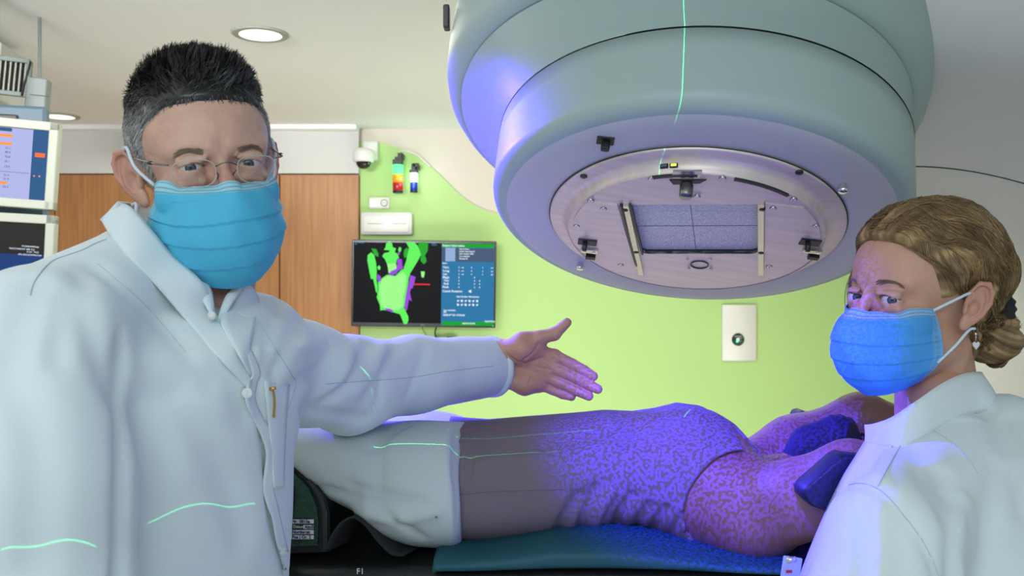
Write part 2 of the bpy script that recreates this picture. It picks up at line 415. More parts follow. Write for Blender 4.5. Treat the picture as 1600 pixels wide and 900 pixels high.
# ------------------------------------------------------------------ heads
def head_field(sex='m', eyeh=.0048, neck=True, neckdir=(0, .05, -.24), neckr=.056, ear=True, flare=.42, es=1.0):
    male = sex == 'm'
    def f(p):
        a = p.copy(); a[:, 0] = np.abs(a[:, 0])
        v = ell(p, (0, .016, .038), (.077 if male else .074, .098, .082))
        v = smin(v, ell(p, (0, -.030, .034), (.064, .062, .060)), .02)
        v = smin(v, ell(p, (0, -.026, -.045), (.059, .060, .070)), .02)
        v = smin(v, rc(a, (.053 if male else .049, .0, -.062), (.020, -.066, -.100), .015, .014), .025)
        v = smin(v, sph(p, (0, -.076, -.098), .019), .02)
        v = smin(v, sph(a, (.042, -.056, -.030), .022), .018)
        br = .0105 if male else .0060
        v = smin(v, rc(a, (.010, -.083, .019), (.047, -.066, .020), br, br * .85), .012)
        # nose
        v = smin(v, rc(p, (0, -.086, .006), (0, -.110, -.036), .0075, .0095), .010)
        v = smin(v, sph(p, (0, -.112, -.038), .0105), .006)
        v = smin(v, sph(a, (.012, -.100, -.042), .0075), .006)
        v = smin(v, rc(a, (0, -.094, -.066), (.018, -.084, -.069), .007, .004), .008)
        # sockets, lids, bags, opening
        v = smax(v, -ell(a, (.031, -.099, .000), (.021, .020, .0135)), .012)
        v = smin(v, sph(a, (.0315, -.0768, .0), .0142), .0045)
        v = smin(v, rc(a, (.022, -.083, -.016), (.042, -.076, -.013), .004, .004), .010)
        lidt = rc(a, (.019, -.090, .0085), (.044, -.079, .0085), .0028, .0035)
        v = smin(v, lidt, .006)
        dx = (a[:, 0] - .0315) / .0150; hh = eyeh * np.clip(1 - dx * dx, 0, 1); dz = p[:, 2] - .0006 + .0012 * dx
        al = np.maximum(np.abs(dz) - hh, p[:, 1] + .074); al = np.where(np.abs(dx) < 1, al, .01)
        v = np.maximum(v, -al)
        if ear:
            m = (a[:, 0] > .055) & (np.abs(p[:, 1] - .012) < .045) & (np.abs(p[:, 2] + .004) < .055)
            if m.any():
                q = a[m]; e = v[m]
                # ear frame: flares outward to the back
                c, s_ = math.cos(flare), math.sin(flare); X = (q[:, 0] - .0745) / es; Y = (q[:, 1] - .006) / es; Z = (q[:, 2] + .004) / es
                u = Y * c + X * s_; n_ = X * c - Y * s_       # u: back, n: outward
                u2 = u + Z * -.22
                l = np.stack([u2, n_, Z], 1)
                plate = ell(l, (.010, .000, .002), (.0175, .0055, .031))
                plate = smin(plate, ell(l, (.001, .001, -.026), (.0085, .0055, .0115)), .006)
                hel = chain(l, [(-.004, .000, .004), (-.005, .004, .018), (.004, .0065, .0315), (.017, .0065, .0305), (.0255, .006, .018), (.0265, .0055, .002), (.021, .004, -.014), (.011, .003, -.025)], [.0022, .0028, .0034, .0036, .0036, .0034, .003, .003], .002)
                anti = chain(l, [(.012, .003, .021), (.0175, .0045, .008), (.0155, .0045, -.008), (.008, .004, -.017)], [.0024, .003, .003, .0028], .002)
                trag = ell(l, (-.005, .004, -.006), (.0038, .0045, .0075))
                eb = smin(smin(smin(plate, hel, .003), anti, .003), trag, .003)
                eb = smax(eb, -ell(l, (.005, .0085, -.004), (.0088, .010, .0125)), .0025)
                eb = smax(eb, -chain(l, [(.004, .0068, .024), (.0175, .0075, .021), (.0215, .0075, .006)], [.0024, .003, .0025], .001), .002)
                v[m] = smin(e, eb, .006)
        if neck:
            nd = np.array(neckdir); v = smin(v, rc(p, (0, .022, -.055), nd, neckr * .96, neckr * 1.08), .022)
            # sterno muscle ridge
            v = smin(v, rc(a, (.050, .022, -.060), (.020, nd[1] - .055, nd[2] + .03), .010, .010), .018)
        return v
    return f
def core_field(sex='m'):
    """skull only, smooth, for the hair to follow"""
    male = sex == 'm'
    def f(p):
        v = ell(p, (0, .016, .038), (.077 if male else .074, .098, .082))
        v = smin(v, ell(p, (0, -.030, .034), (.064, .062, .060)), .02)
        v = smin(v, ell(p, (0, -.026, -.045), (.059, .060, .070)), .02)
        return smin(v, rc(p, (0, .022, -.055), (0, .04, -.14), .050, .053), .022)
    return f
def strandmesh(P3, r0, r1):
    """P3 (n, k, 3) paths -> tapered triangular tubes"""
    n, k, _ = P3.shape; t = np.gradient(P3, axis=1); t /= np.linalg.norm(t, axis=2)[..., None] + 1e-9
    up = np.zeros_like(t); up[..., 2] = 1; up[..., 0] = .3; a = np.cross(t, up); a /= np.linalg.norm(a, axis=2)[..., None] + 1e-9; b = np.cross(t, a)
    R = (r0 + (r1 - r0) * np.linspace(0, 1, k) ** 1.5)[None, :, None]
    V = np.stack([P3 + (a * math.cos(q) + b * math.sin(q)) * R for q in (0, 2.094, 4.189)], 2)
    base = (np.arange(n)[:, None, None] * k + np.arange(k - 1)[None, :, None]) * 3; j = np.arange(3)[None, None]; j2 = (j + 1) % 3
    Q = np.stack([base + j, base + j2, base + 3 + j2, base + 3 + j], -1).reshape(-1, 4)
    return V.reshape(-1, 3), Q
def flow(f, root, dirfn, steps, step, off, seed=0):
    """march strands over a field's surface; off (n,steps) height above it"""
    p = root.copy(); out = []
    for s in range(steps):
        for _ in range(2):
            g = grad(f, p); g /= np.linalg.norm(g, axis=1)[:, None] + 1e-9; p = p - g * (f(p) - off[:, s])[:, None]
        out.append(p.copy()); d = dirfn(p, g, s); d = d - g * (d * g).sum(1)[:, None] * .9; d /= np.linalg.norm(d, axis=1)[:, None] + 1e-9
        p = p + d * (step if np.isscalar(step) else step[:, None])
    return np.stack(out, 1)
def toworld(V, R, T, s=1.0): return (V * s) @ R.T + T
def eyeball(parent, c, gaze, iris=(.10, .16, .22), r=.0127):
    mb = MB(); prof = [(r * math.sin(a), -r * math.cos(a)) for a in np.linspace(.02, math.pi - .02, 28)]
    R = Vector(gaze).to_track_quat('-Z', 'Y').to_matrix() if False else Vector(gaze).normalized().to_track_quat('Z', 'Y').to_matrix()
    n = 32; mats = [EYE['white'], EYE['iris'], EYE['pupil'], EYE['rim']]
    mb.lathe(prof, n, R, c); o = link('eye', mb.v, mb.f, None, parent, True, True, mats=mats)
    gz = np.array(Vector(gaze).normalized()); idx = []
    for p_ in o.data.polygons:
        q = np.array(p_.center) - np.array(c); a = math.acos(max(-1, min(1, float(q @ gz / np.linalg.norm(q)))))
        idx.append(2 if a < .17 else 1 if a < .42 else 3 if a < .50 else 0)
    o.data.polygons.foreach_set('material_index', idx); return o
EYE = dict(white=mat('eye_white', (.55, .50, .48), .15), iris=mat('iris', (.05, .075, .10), .15, var=.3, vscale=800), pupil=mat('pupil', (.004, .004, .005), .08), rim=mat('iris_rim', (.02, .025, .03), .2))

def facemask(name, parent, R, T, m, sc=1.0, rows=None, seed=0, side=1, fold=.0030, hf=None):
    """pleated surgical mask: a sheet standing off nose, cheeks and chin"""
    # v, zc, yc, xe, ye, ze
    rows = np.array(rows, float); nu, nv = 97, 97
    U = np.linspace(-1, 1, nu); Vv = np.linspace(0, 1, nv)
    sr = spline(rows, nv); vv = np.linspace(0, 1, nv)
    G = np.zeros((nv, nu, 3)); band = np.zeros((nv, nu)); st = np.zeros((nv, nu))
    rs = np.random.RandomState(seed)
    for i in range(nv):
        _, zc, yc, xe, ye, ze = sr[i]; v = vv[i]
        th = U * 1.35; x = xe * np.sin(th) / math.sin(1.35); k = (1 - np.cos(th)) / (1 - math.cos(1.35))
        y = yc + (ye - yc) * (.25 * U * U + .75 * k); z = zc + (ze - zc) * U * U
        env = np.clip(1 - U ** 2, 0, 1)
        # pleats: three saw-tooth steps that fan out from the sides
        ph = v + .03 * np.sin(3 * U + seed); saw = ((ph * 5.2) % 1.0)
        d = fold * (saw - .5) * np.clip((v - .16) * 8, 0, 1) * np.clip((.93 - v) * 10, 0, 1) * (1 - .3 * env)
        d = d + .0013 * np.sin(9 * U * (1 + v) + 5 * v + seed) * np.sin(math.pi * v) * (.4 + .6 * np.abs(U)) + .0010 * np.sin(17 * U - 11 * v + seed * 2) * np.sin(math.pi * v)
        nx = x / (np.abs(x).max() + 1e-9) * .7; ny = -np.sqrt(1 - nx * nx)
        G[i, :, 0] = x + nx * d; G[i, :, 1] = y + ny * d; G[i, :, 2] = z
        # nose ridge at the top
        if v < .5: G[i, :, 1] -= .006 * np.exp(-(U / .16) ** 2) * (1 - v / .5)
        band[i] = np.clip(1 - np.maximum(0, (v - .115) * 60), 0, 1)
        l = np.zeros(nu)
        for q in (.02, .075, .115): l = np.maximum(l, (np.abs(v - q) < .006) * .75)
        ed = (1 - np.abs(U)); l = np.maximum(l, ((np.abs(ed - .045) < .012) & (int(v * 120) % 3 == 0)) * .6); band[i] = np.maximum(band[i], (ed < .07) * .45)
        st[i] = l
    if hf is not None:                       # keep the sheet clear of the skin
        for _ in range(4):
            q = G.reshape(-1, 3); d = hf(q); g = grad(hf, q, 2e-3); g /= np.linalg.norm(g, axis=1)[:, None] + 1e-9
            push = np.clip(.0042 - d, 0, .01); push = push.reshape(nv, nu)
            for _k in range(3): push[1:-1, 1:-1] = np.maximum(push[1:-1, 1:-1], .25 * (push[:-2, 1:-1] + push[2:, 1:-1] + push[1:-1, :-2] + push[1:-1, 2:]))
            G = (q + g * push.reshape(-1, 1)).reshape(G.shape)
    du = np.gradient(G, axis=0); dv = np.gradient(G, axis=1); nn = np.cross(dv, du); nn /= np.linalg.norm(nn, axis=2)[..., None] + 1e-12
    top = G.reshape(-1, 3); bot = (G - nn * .0012 * (1 if (nn[48, 48, 1] < 0) else -1)).reshape(-1, 3); O = nu * nv; f = []
    for i in range(nv - 1):
        for j in range(nu - 1):
            q = (i*nu + j, i*nu + j + 1, (i+1)*nu + j + 1, (i+1)*nu + j); f.append(q); f.append(tuple(O + x for x in q[::-1]))
    for i in range(nv - 1):
        for j in (0, nu - 1): f.append((i*nu + j, (i+1)*nu + j, O + (i+1)*nu + j, O + i*nu + j))
    for j in range(nu - 1):
        for i in (0, nv - 1): f.append((i*nu + j, i*nu + j + 1, O + i*nu + j + 1, O + i*nu + j))
    V = toworld(np.vstack([top, bot]), R, T, sc)
    o = link(name, V, f, m, parent, True, True, {'band': np.tile(band.ravel(), 2), 'stitch': np.tile(st.ravel(), 2)})
    loc = lambda i, j: G[i, j]
    return o, G
# ------------------------------------------------------------------ the room
YB = 5.15                      # back wall
ZC = CZ + .92                  # ceiling
def struct(name, mb, m): o = mb.out(name, m); o['kind'] = 'structure'; return o
struct('floor', MB().box((0, 2.2, -.05), (7.6, 7.2, .1)), M['floor'])
struct('ceiling', MB().box((0, 2.2, ZC + .05), (7.6, 7.2, .1)), M['ceiling'])
struct('wall_left', MB().box((-3.65, 2.2, ZC / 2), (.1, 7.2, ZC)), M['upper'])
struct('wall_right', MB().box((3.65, 2.2, ZC / 2), (.1, 7.2, ZC)), M['upper'])
struct('wall_back', MB().box((0, YB + .10, ZC / 2), (7.4, .14, ZC)), M['upper'])
# green painted field of the wall, with its wavy upper edge
xl = P(562, 0, YB)[0]
wave = spline([P(562, 221, YB), P(590, 222, YB), P(625, 232, YB), P(655, 247, YB), P(690, 276, YB), P(720, 305, YB), P(745, 322, YB), P(775, 333, YB), P(815, 337, YB), P(880, 335, YB), P(1000, 320, YB), P(1250, 330, YB), P(1480, 400, YB), P(1700, 420, YB)], 90)
poly = [(xl, 0.02)] + [(3.55, .02)] + [(q[0], q[2]) for q in wave[::-1]]
mb = MB(); Rxz = Matrix(((1, 0, 0), (0, 0, 1), (0, 1, 0)))
mb.prism(poly, YB + .016, YB + .030, Rxz); struct('wall_green', mb, M['green'])
# wood panelling
wood = bpy.data.materials.new('beech_veneer'); wood.use_nodes = True
N = wood.node_tree.nodes; L = wood.node_tree.links; b = N['Principled BSDF']; b.inputs['Roughness'].default_value = .45
tc = N.new('ShaderNodeTexCoord'); mp = N.new('ShaderNodeMapping'); mp.inputs['Scale'].default_value = (22, 22, 1.1); L.new(tc.outputs['Object'], mp.inputs[0])
nz = N.new('ShaderNodeTexNoise'); nz.inputs['Scale'].default_value = 2.2; nz.inputs['Detail'].default_value = 6; nz.inputs['Distortion'].default_value = .5; L.new(mp.outputs[0], nz.inputs['Vector'])
cr = N.new('ShaderNodeValToRGB'); cr.color_ramp.elements[0].position = .3; cr.color_ramp.elements[0].color = (.34, .145, .045, 1); cr.color_ramp.elements[1].position = .72; cr.color_ramp.elements[1].color = (.47, .22, .075, 1)
L.new(nz.outputs[0], cr.inputs[0]); L.new(cr.outputs[0], b.inputs['Base Color'])
zt = P(0, 272, YB)[2]
xs = [-3.58, P(-60, 0, YB)[0], P(88, 0, YB)[0], P(262, 0, YB)[0], P(438, 0, YB)[0], xl]
for i in range(len(xs) - 1):
    o = MB().box(((xs[i] + xs[i+1]) / 2, YB, zt / 2), (xs[i+1] - xs[i] - .006, .04, zt - .01), bev=.003).out('wall_panel', wood)
    tag(o, ['beech wall panel hidden behind the monitors', 'beech wall panel behind the monitors and the shoulder of the grey-haired man', 'beech wall panel directly behind the ear and neck of the man', 'beech wall panel right of the mask of the man, left of the dark joint', 'beech wall panel between the dark joint and the green wall'][i], 'wall panel', 'beech panels on the back wall')
struct('wall_panel_backing', MB().box((( -3.58 + xl) / 2, YB + .024, zt / 2), (xl + 3.58, .012, zt - .012)), M['gap'])
struct('trim_soffit', MB().box(((-3.58 + xl) / 2, YB - .01, (zt + P(0, 206, YB)[2]) / 2), (xl + 3.58, .06, P(0, 206, YB)[2] - zt)), M['soffit'])
struct('trim_ceiling', MB().box(((-3.58 + xl) / 2, YB - .05, (ZC + P(0, 206, YB)[2]) / 2), (xl + 3.58, .14, ZC - P(0, 206, YB)[2] + .01), bev=.01), M['ceiling'])

def downlight(px, py, Y, label):
    c = P(px, py, Y); t = empty('ceiling_downlight', (c[0], c[1], ZC), label, 'ceiling light', 'recessed ceiling downlights')
    MB().lathe([(.070, .0), (.099, .0), (.102, -.004), (.098, -.007), (.078, -.007), (.070, -.002), (.070, 0)], 56, c=(c[0], c[1], ZC), close=False).out('trim_ring', M['beige'], t, True)
    MB().lathe([(.076, -.003), (.074, -.0015), (.03, .0), (.001, .0)], 48, c=(c[0], c[1], ZC - .004), close=False).out('lamp_glass', emis('downlight_glow', (1, .98, .95), .85, (.5, .5, .5)), t, True)
downlight(407, 52, 3.24, 'round recessed downlight above the forehead of the man')
downlight(93, 181, 4.79, 'small round recessed downlight beside the monitors, left of the hair of the man')

# ------------------------------------------------------------------ treatment machine head
def unit(v): return v / np.linalg.norm(v)
GC = np.array([.31424, 1.55228, CZ + .10817]); ga, gb = .40144, -.12738
gn = np.array([math.sin(gb), -math.sin(ga) * math.cos(gb), -math.cos(ga) * math.cos(gb)])
gx = unit(np.array([1., 0, 0]) - gn * gn[0]); gz = -gn; gy = np.cross(gz, gx)
GR = Matrix(np.stack([gx, gy, gz], 1).tolist())
def G(x, y, h): return GC + gx * x + gy * y + gz * h
def face(px, py, h=0.0):
    d = np.array([(px - 800) / F, 1, -(py - 450) / F]); o = GC + gz * h; t = ((o - CAM) @ gn) / (d @ gn); q = CAM + d * t - o
    return float(q @ gx), float(q @ gy)
head = empty('treatment_machine_head', GC, 'huge pale green round treatment machine head hanging over the patient', 'medical machine')
def lathe_g(name, prof, m, n=128, close=False, parent=head, smooth=True, c=(0, 0, 0)):
    return MB().lathe(prof, n, GR, G(*c), close).out(name, m, parent, smooth)
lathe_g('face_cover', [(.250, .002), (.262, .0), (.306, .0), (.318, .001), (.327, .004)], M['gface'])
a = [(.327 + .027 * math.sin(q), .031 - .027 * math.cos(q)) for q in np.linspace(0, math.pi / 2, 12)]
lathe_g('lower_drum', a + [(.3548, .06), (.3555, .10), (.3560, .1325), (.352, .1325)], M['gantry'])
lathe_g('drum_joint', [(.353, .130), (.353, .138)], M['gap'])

# wider rear housing: a big rounded drum set to the left and behind
HO = G(-.030, .085, .0)
def lathe_h(name, prof, m): return MB().lathe(prof, 128, GR, HO, False).out(name, m, head, True)
_v = []; _f = []; _n = 128; _K = 14
for _i in range(_K + 1):
    _t = _i / _K
    for _k in range(_n):
        _q = 2 * math.pi * _k / _n; _cs = np.array([math.cos(_q), math.sin(_q)])
        _a = GC + (gx * _cs[0] + gy * _cs[1]) * .3565 + gz * .1355; _b = HO + (gx * _cs[0] + gy * _cs[1]) * .4185 + gz * .2515
        _v.append(_a * (1 - _t) + _b * _t + (gx * _cs[0] + gy * _cs[1]) * (-.006 * math.sin(math.pi * _t)))
for _i in range(_K):
    for _k in range(_n): _f.append((_i*_n + _k, _i*_n + (_k+1) % _n, (_i+1)*_n + (_k+1) % _n, (_i+1)*_n + _k))
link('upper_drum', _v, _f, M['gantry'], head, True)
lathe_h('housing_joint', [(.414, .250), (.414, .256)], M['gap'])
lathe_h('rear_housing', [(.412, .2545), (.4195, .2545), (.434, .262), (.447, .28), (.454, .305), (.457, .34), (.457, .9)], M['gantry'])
# steel turret
lathe_g('turret_flange', [(.2495, .004), (.2495, -.003), (.2475, -.0045), (.232, -.0045), (.226, -.006), (.2205, -.011), (.2175, -.019), (.217, -.0235), (.2150, -.0255)], M['steel'])
lathe_g('turret_joint', [(.2512, .0005), (.2512, -.0008), (.2494, -.0008)], M['gap'])
HP = -.0245
def fp(px, py, h=HP): x, y = face(px, py, h); return (x, y)
def plate(name, outline, h0, h1, m, parent=head):
    return MB().prism(outline, h0, h1, GR, GC).out(name, m, parent)
# base plate: disc with the rectangular aperture cut out
ap = [fp(985, 320), fp(1184, 319), fp(1184, 388), fp(1176, 397), fp(1010, 397), fp(1000, 390)]
ap = []
cx0, cy0 = fp(990, 320); cx1, cy1 = fp(1184, 397)
def rrect(x0, y0, x1, y1, r, n=6):
    x0, x1 = sorted((x0, x1)); y0, y1 = sorted((y0, y1)); o = []
    for (x, y, a0) in ((x1 - r, y1 - r, 0), (x0 + r, y1 - r, 90), (x0 + r, y0 + r, 180), (x1 - r, y0 + r, 270)):
        for i in range(n + 1): q = math.radians(a0 + 90 * i / n); o.append((x + r * math.cos(q), y + r * math.sin(q)))
    return o
apx0, apx1, apy0, apy1 = min(cx0, cx1), max(cx0, cx1), min(cy0, cy1), max(cy0, cy1)
def ringmesh(name, inner, R, h0, h1, m, parent=head):
    """plate between a disc edge of radius R and an inner outline, matched by angle"""
    c = np.mean(inner, 0); n = len(inner); v = []; f = []
    outer = []
    for x, y in inner:
        d = unit(np.array([x, y]) - c); bb = c @ d; t = -bb + math.sqrt(bb * bb + R * R - c @ c); outer.append(tuple(c + d * t))
    for h in (h0, h1):
        for L_ in (inner, outer): v += [G(x, y, h) for x, y in L_]
    for i in range(n):
        j = (i + 1) % n
        f += [(i, j, n + j, n + i), (2*n + i, 3*n + i, 3*n + j, 2*n + j), (n + i, n + j, 3*n + j, 3*n + i), (i, 2*n + i, 2*n + j, j)]
    return link(name, v, f, m, parent, False)
def densify(o, k=10):
    r = []
    for i in range(len(o)):
        a_, b_ = np.array(o[i]), np.array(o[(i+1) % len(o)])
        m_ = max(1, int(np.linalg.norm(b_ - a_) / .006)); r += [tuple(a_ + (b_ - a_) * t / m_) for t in range(m_)]
    return r
A0, A1, A2, A3 = [np.array(fp(*q)) for q in ((986, 320), (1184, 319.5), (1184, 397), (1004, 397))]
def inset(o, d):
    c = np.mean(o, 0); return [tuple(c + (np.array(q) - c) * (1 + d / np.linalg.norm(np.array(q) - c))) for q in o]
def corner(p, a, b, r=.013, n=6):
    p0 = p + unit(a - p) * r; p1 = p + unit(b - p) * r; return [tuple((1-t)**2 * p0 + 2*t*(1-t) * p + t*t * p1) for t in np.linspace(0, 1, n)]
quad = corner(A0, A3, A1, .003, 3) + corner(A1, A0, A2, .003, 3) + corner(A2, A1, A3) + corner(A3, A2, A0)
ar = sum(quad[i][0] * quad[(i+1) % len(quad)][1] - quad[(i+1) % len(quad)][0] * quad[i][1] for i in range(len(quad)))
if ar < 0: quad = quad[::-1]
inner = densify(quad)
ringmesh('turret_plate', inner, .2152, HP, HP + .006, M['steel'])
MB().prism(inset(quad, .003), HP + .0095, HP + .013, GR, GC).out('aperture_plate', mat('speckled_grey_glass', (.72, .73, .69), .5, var=.30, vscale=320), head)
ou = inset(quad, .0035); n_q = len(quad); v_ = [G(x, y, HP + .0005) for x, y in quad] + [G(x, y, HP + .011) for x, y in quad] + [G(x, y, HP + .0008) for x, y in ou] + [G(x, y, HP + .011) for x, y in ou]
f_ = [f2 for i in range(n_q) for f2 in ((i, (i+1) % n_q, n_q + (i+1) % n_q, n_q + i), (2*n_q + i, 3*n_q + i, 3*n_q + (i+1) % n_q, 2*n_q + (i+1) % n_q), (i, 2*n_q + i, 2*n_q + (i+1) % n_q, (i+1) % n_q), (n_q + i, n_q + (i+1) % n_q, 3*n_q + (i+1) % n_q, 3*n_q + i))]
link('aperture_rim', v_, f_, mat('green_black_rim', (.01, .025, .018), .3), head, False)
def hair_line(mb, p, q, w_=.0004):
    d = unit(q - p); n__ = np.array([-d[1], d[0]]) * w_; mb.prism([tuple(p - n__), tuple(q - n__), tuple(q + n__), tuple(p + n__)], HP + .0090, HP + .0096, GR, GC)
mb = MB(); hair_line(mb, A0 * .53 + A1 * .47, A3 * .53 + A2 * .47); hair_line(mb, A0 * .5 + A3 * .5, A1 * .5 + A2 * .5, .0003); mb.out('cross_hair', M['black'], head)
mb = MB()
for a_, b_ in (((1022, 337.5), (1174, 338)), ((1026, 358), (1068, 358)), ((1150, 357), (1174, 357))):
    p_, q_ = np.array(fp(*a_)), np.array(fp(*b_)); hair_line(mb, p_, q_, .0009 if b_[0] - a_[0] < 60 else .0005)
mb.out('scale_line', M['white'], head)
# raised cover plates left and right, front segment
def arcpts(a0, a1, R, n=24): return [(R * math.cos(q), R * math.sin(q)) for q in np.linspace(a0, a1, n)]
def segment(x0, y0, x1, y1, R, side):
    """area of the disc beyond x0 between y0 and y1"""
    y0, y1 = sorted((y0, y1)); s = 1 if x0 > 0 else -1
    def ang(y): return math.asin(max(-1, min(1, y / R)))
    arc = [(s * R * math.cos(q), R * math.sin(q)) for q in np.linspace(ang(y0), ang(y1), 24)]
    return [(x0, y0)] + arc + [(x1, y1)]
L0 = fp(965, 318); L1 = fp(992, 412); R0 = fp(1196, 316); R1 = fp(1194, 412)
HQ = HP - .003
o1 = [(-q[0], q[1]) for q in []]
def cover(name, xa, ya, xb, yb, sgn):
    R = .208; ys = sorted((ya, yb)); ang = lambda y: math.asin(max(-1, min(1, y / R)))
    arc = [(sgn * R * math.cos(q), R * math.sin(q)) for q in np.linspace(ang(ys[0]), ang(ys[1]), 30)]
    lo_ = (xa, ya) if ya < yb else (xb, yb); hi_ = (xb, yb) if ya < yb else (xa, ya)
    pts = [lo_] + arc + [hi_]
    if sgn < 0: pts = pts[::-1]
    return plate(name, pts, HQ, HP, M['steel'])
cover('side_cover_plate', L0[0], L0[1], L1[0], L1[1], -1)
cover('side_cover_plate', R0[0], R0[1], R1[0], R1[1], 1)
# bars along the aperture
for (a_, b_, w_) in (((978, 320), (1002, 428), .0045), ((1189, 318), (1189, 428), .0045)):
    p0 = np.array(fp(*a_, HQ)); p1 = np.array(fp(*b_, HQ)); d = unit(p1 - p0); nn_ = np.array([-d[1], d[0]]) * w_
    plate('guide_rail', [tuple(p0 - nn_), tuple(p1 - nn_), tuple(p1 + nn_), tuple(p0 + nn_)], HQ - .003, HP, M['steel2'])
for (a_, b_) in (((984, 320), (1004, 396)), ((970, 320), (995, 414))):
    p0 = np.array(fp(*a_, HQ)); p1 = np.array(fp(*b_, HQ)); d = unit(p1 - p0); nn_ = np.array([-d[1], d[0]]) * .0018
    plate('dark_slot', [tuple(p0 - nn_), tuple(p1 - nn_), tuple(p1 + nn_), tuple(p0 + nn_)], HQ - .0032, HP, M['dkmetal'])
# round port and screws
px_, py_ = fp(1093, 413); lathe_g('view_port', [(.0165, -.0005), (.0165, -.002), (.0145, -.002), (.0140, .006), (.0001, .006)], M['dkmetal'], 40, c=(px_, py_, HP))
screws = [(1018, 279), (1129, 278), (1089, 307), (923, 313), (1240, 311), (943, 326), (1208, 325), (901, 353), (1275, 353), (970, 414), (1202, 416), (1074, 405), (1110, 405), (1076, 420), (1111, 420)]
s0 = None
for i, (a_, b_) in enumerate(screws):
    x, y = fp(a_, b_, HQ); r = .0045 if i < 11 else .0022
    sc = lathe_g('screw', [(r, .003), (r, -.0008), (r * .8, -.0018), (r * .45, -.0018), (r * .4, -.0006), (.0001, -.0006)], M['silver'], 16, c=(x, y, HQ))
    MB().lathe([(r * 1.25, -.0001), (r * 1.25, -.0004), (r * .9, -.0004)], 16, GR, G(x, y, HQ), False).out('screw_washer', M['dkmetal'], sc)
for a_, b_ in ((977, 326), (1191, 325), (994, 392), (1189, 393)):
    x, y = fp(a_, b_, HQ); lathe_g('bore', [(.0048, 0), (.0048, -.0034), (.0001, -.0034)], M['black'], 20, c=(x, y, HQ))
for a_, b_ in ((912, 275), (960, 420), (1249, 269)):
    x, y = face(a_, b_, -.005); lathe_g('flange_screw', [(.006, .001), (.006, -.0015), (.004, -.0022), (.0001, -.0018)], M['dkmetal'], 20, c=(x, y, -.005))
# locking pin on the near edge
x, y = fp(1073, 285, HP); mb = MB(); R0_ = GR
mb.lathe([(.0085, -.004), (.0105, -.006), (.0105, -.024), (.009, -.026), (.0001, -.026)], 28, GR, G(x, y, HP), False)
mb.lathe([(.006, .0), (.006, -.005)], 20, GR, G(x, y, HP), False); mb.out('locking_pin', mat('dark_steel', (.25, .25, .23), .3, .9), head, True)
p0 = np.array(fp(1046, 280, HP)); p1 = np.array(fp(1104, 280, HP)); plate('pin_bracket', [(p0[0], p0[1] - .0), (p1[0], p1[1]), (p1[0] - .008, p1[1] + .012), (p0[0] + .008, p0[1] + .012)], HP - .002, HP, M['dkmetal'])
q0 = fp(1051, 268, HP); q1 = fp(1096, 268, HP); plate('pin_plate', [(q0[0], q0[1] - .006), (q1[0], q1[1] - .006), (q1[0], q1[1] + .014), (q0[0], q0[1] + .014)], HP - .0035, HP - .0005, M['steel2'])
# curved dark band left and right of the pin
for a0, a1 in ((-2.05, -1.72), (-1.46, -1.02)):
    A_ = arcpts(a0, a1, .2155, 20); B_ = arcpts(a1, a0, .2105, 20); plate('arc_rail', A_ + B_, HP - .0045, HP, M['dkmetal'])
# indicator lamps on the near wall of the turret
for k, (a_, b_) in enumerate(((1038, 259), (1053, 258))):
    x, y = face(a_, b_, -.0125); q = unit(np.array([x, y])) * .2205
    rad = gx * q[0] + gy * q[1]; n_ = unit(rad); t_ = unit(np.cross(gz, n_)); Rm = Matrix(np.stack([t_, gz, n_], 1).tolist())
    c_ = G(q[0], q[1], -.0135)
    fr = MB().box(c_, (.0125, .0075, .003), Rm, bev=.0006).out('indicator_frame', M['black'], head)
    MB().box(c_ + n_ * .0012, (.0085, .0042, .002), Rm).out('indicator_lamp', emis('indicator_yellow', (.85, 1, .12), 1.2) if k else mat('indicator_off', (.12, .12, .2), .3), fr)
# latches on the side plates
for k, (a_, b_) in enumerate(((918, 378), (1266, 378))):
    x, y = fp(a_, b_, HQ); c_ = G(x, y, HQ)
    base = MB().box(c_ - gz * .001, (.034, .022, .003), GR, bev=.002).out('latch_slot', M['black'], head)
    MB().tube([c_ + gx * (-.004), c_ - gz * .018 + gx * (-.004), ], [.0045, .0040], 14).out('latch_pin', M['dkmetal'], base, True)
    x2, y2 = fp(a_ + 3, b_ + 11, HQ); c2 = G(x2, y2, HQ)
    lp = MB().box(c2 - gz * .0035, (.031, .012, .006), GR, bev=.001).out('latch_plate', M['steel2'], head)
    for s_ in (-.009, .009): MB().lathe([(.0028, 0), (.0028, -.0012), (.0001, -.0012)], 12, GR, G(x2 + s_, y2, HQ - .0066), False).out('latch_screw', M['silver'], lp)
    x3, y3 = fp(a_ + 5, b_ + 20, HQ); MB().box(G(x3, y3, HQ - .004), (.018, .012, .008), GR, bev=.001).out('latch_hook', M['black'], lp)
# buffers and square sensor on the face cover
for a_, b_ in ((907, 411), (1317, 288)):
    x, y = face(a_, b_); lathe_g('buffer_stud', [(.006, .0), (.006, -.004), (.0075, -.006), (.0075, -.013), (.006, -.0145), (.0001, -.0145)], M['silver'], 24, c=(x, y, 0))
x, y = face(946, 219); tl = MB().box(G(x, y, -.001), (.026, .020, .003), GR, bev=.001).out('touch_sensor', M['black'], head)
MB().box(G(x + .001, y + .004, -.008), (.013, .012, .014), GR, bev=.002).out('sensor_nub', M['black'], tl)
x, y = face(1070, 232); 
c_ = P(698, 28, 1.72)
MB().box(c_, (.012, .03, .045), bev=.003).out('side_button', M['dkmetal'], head)

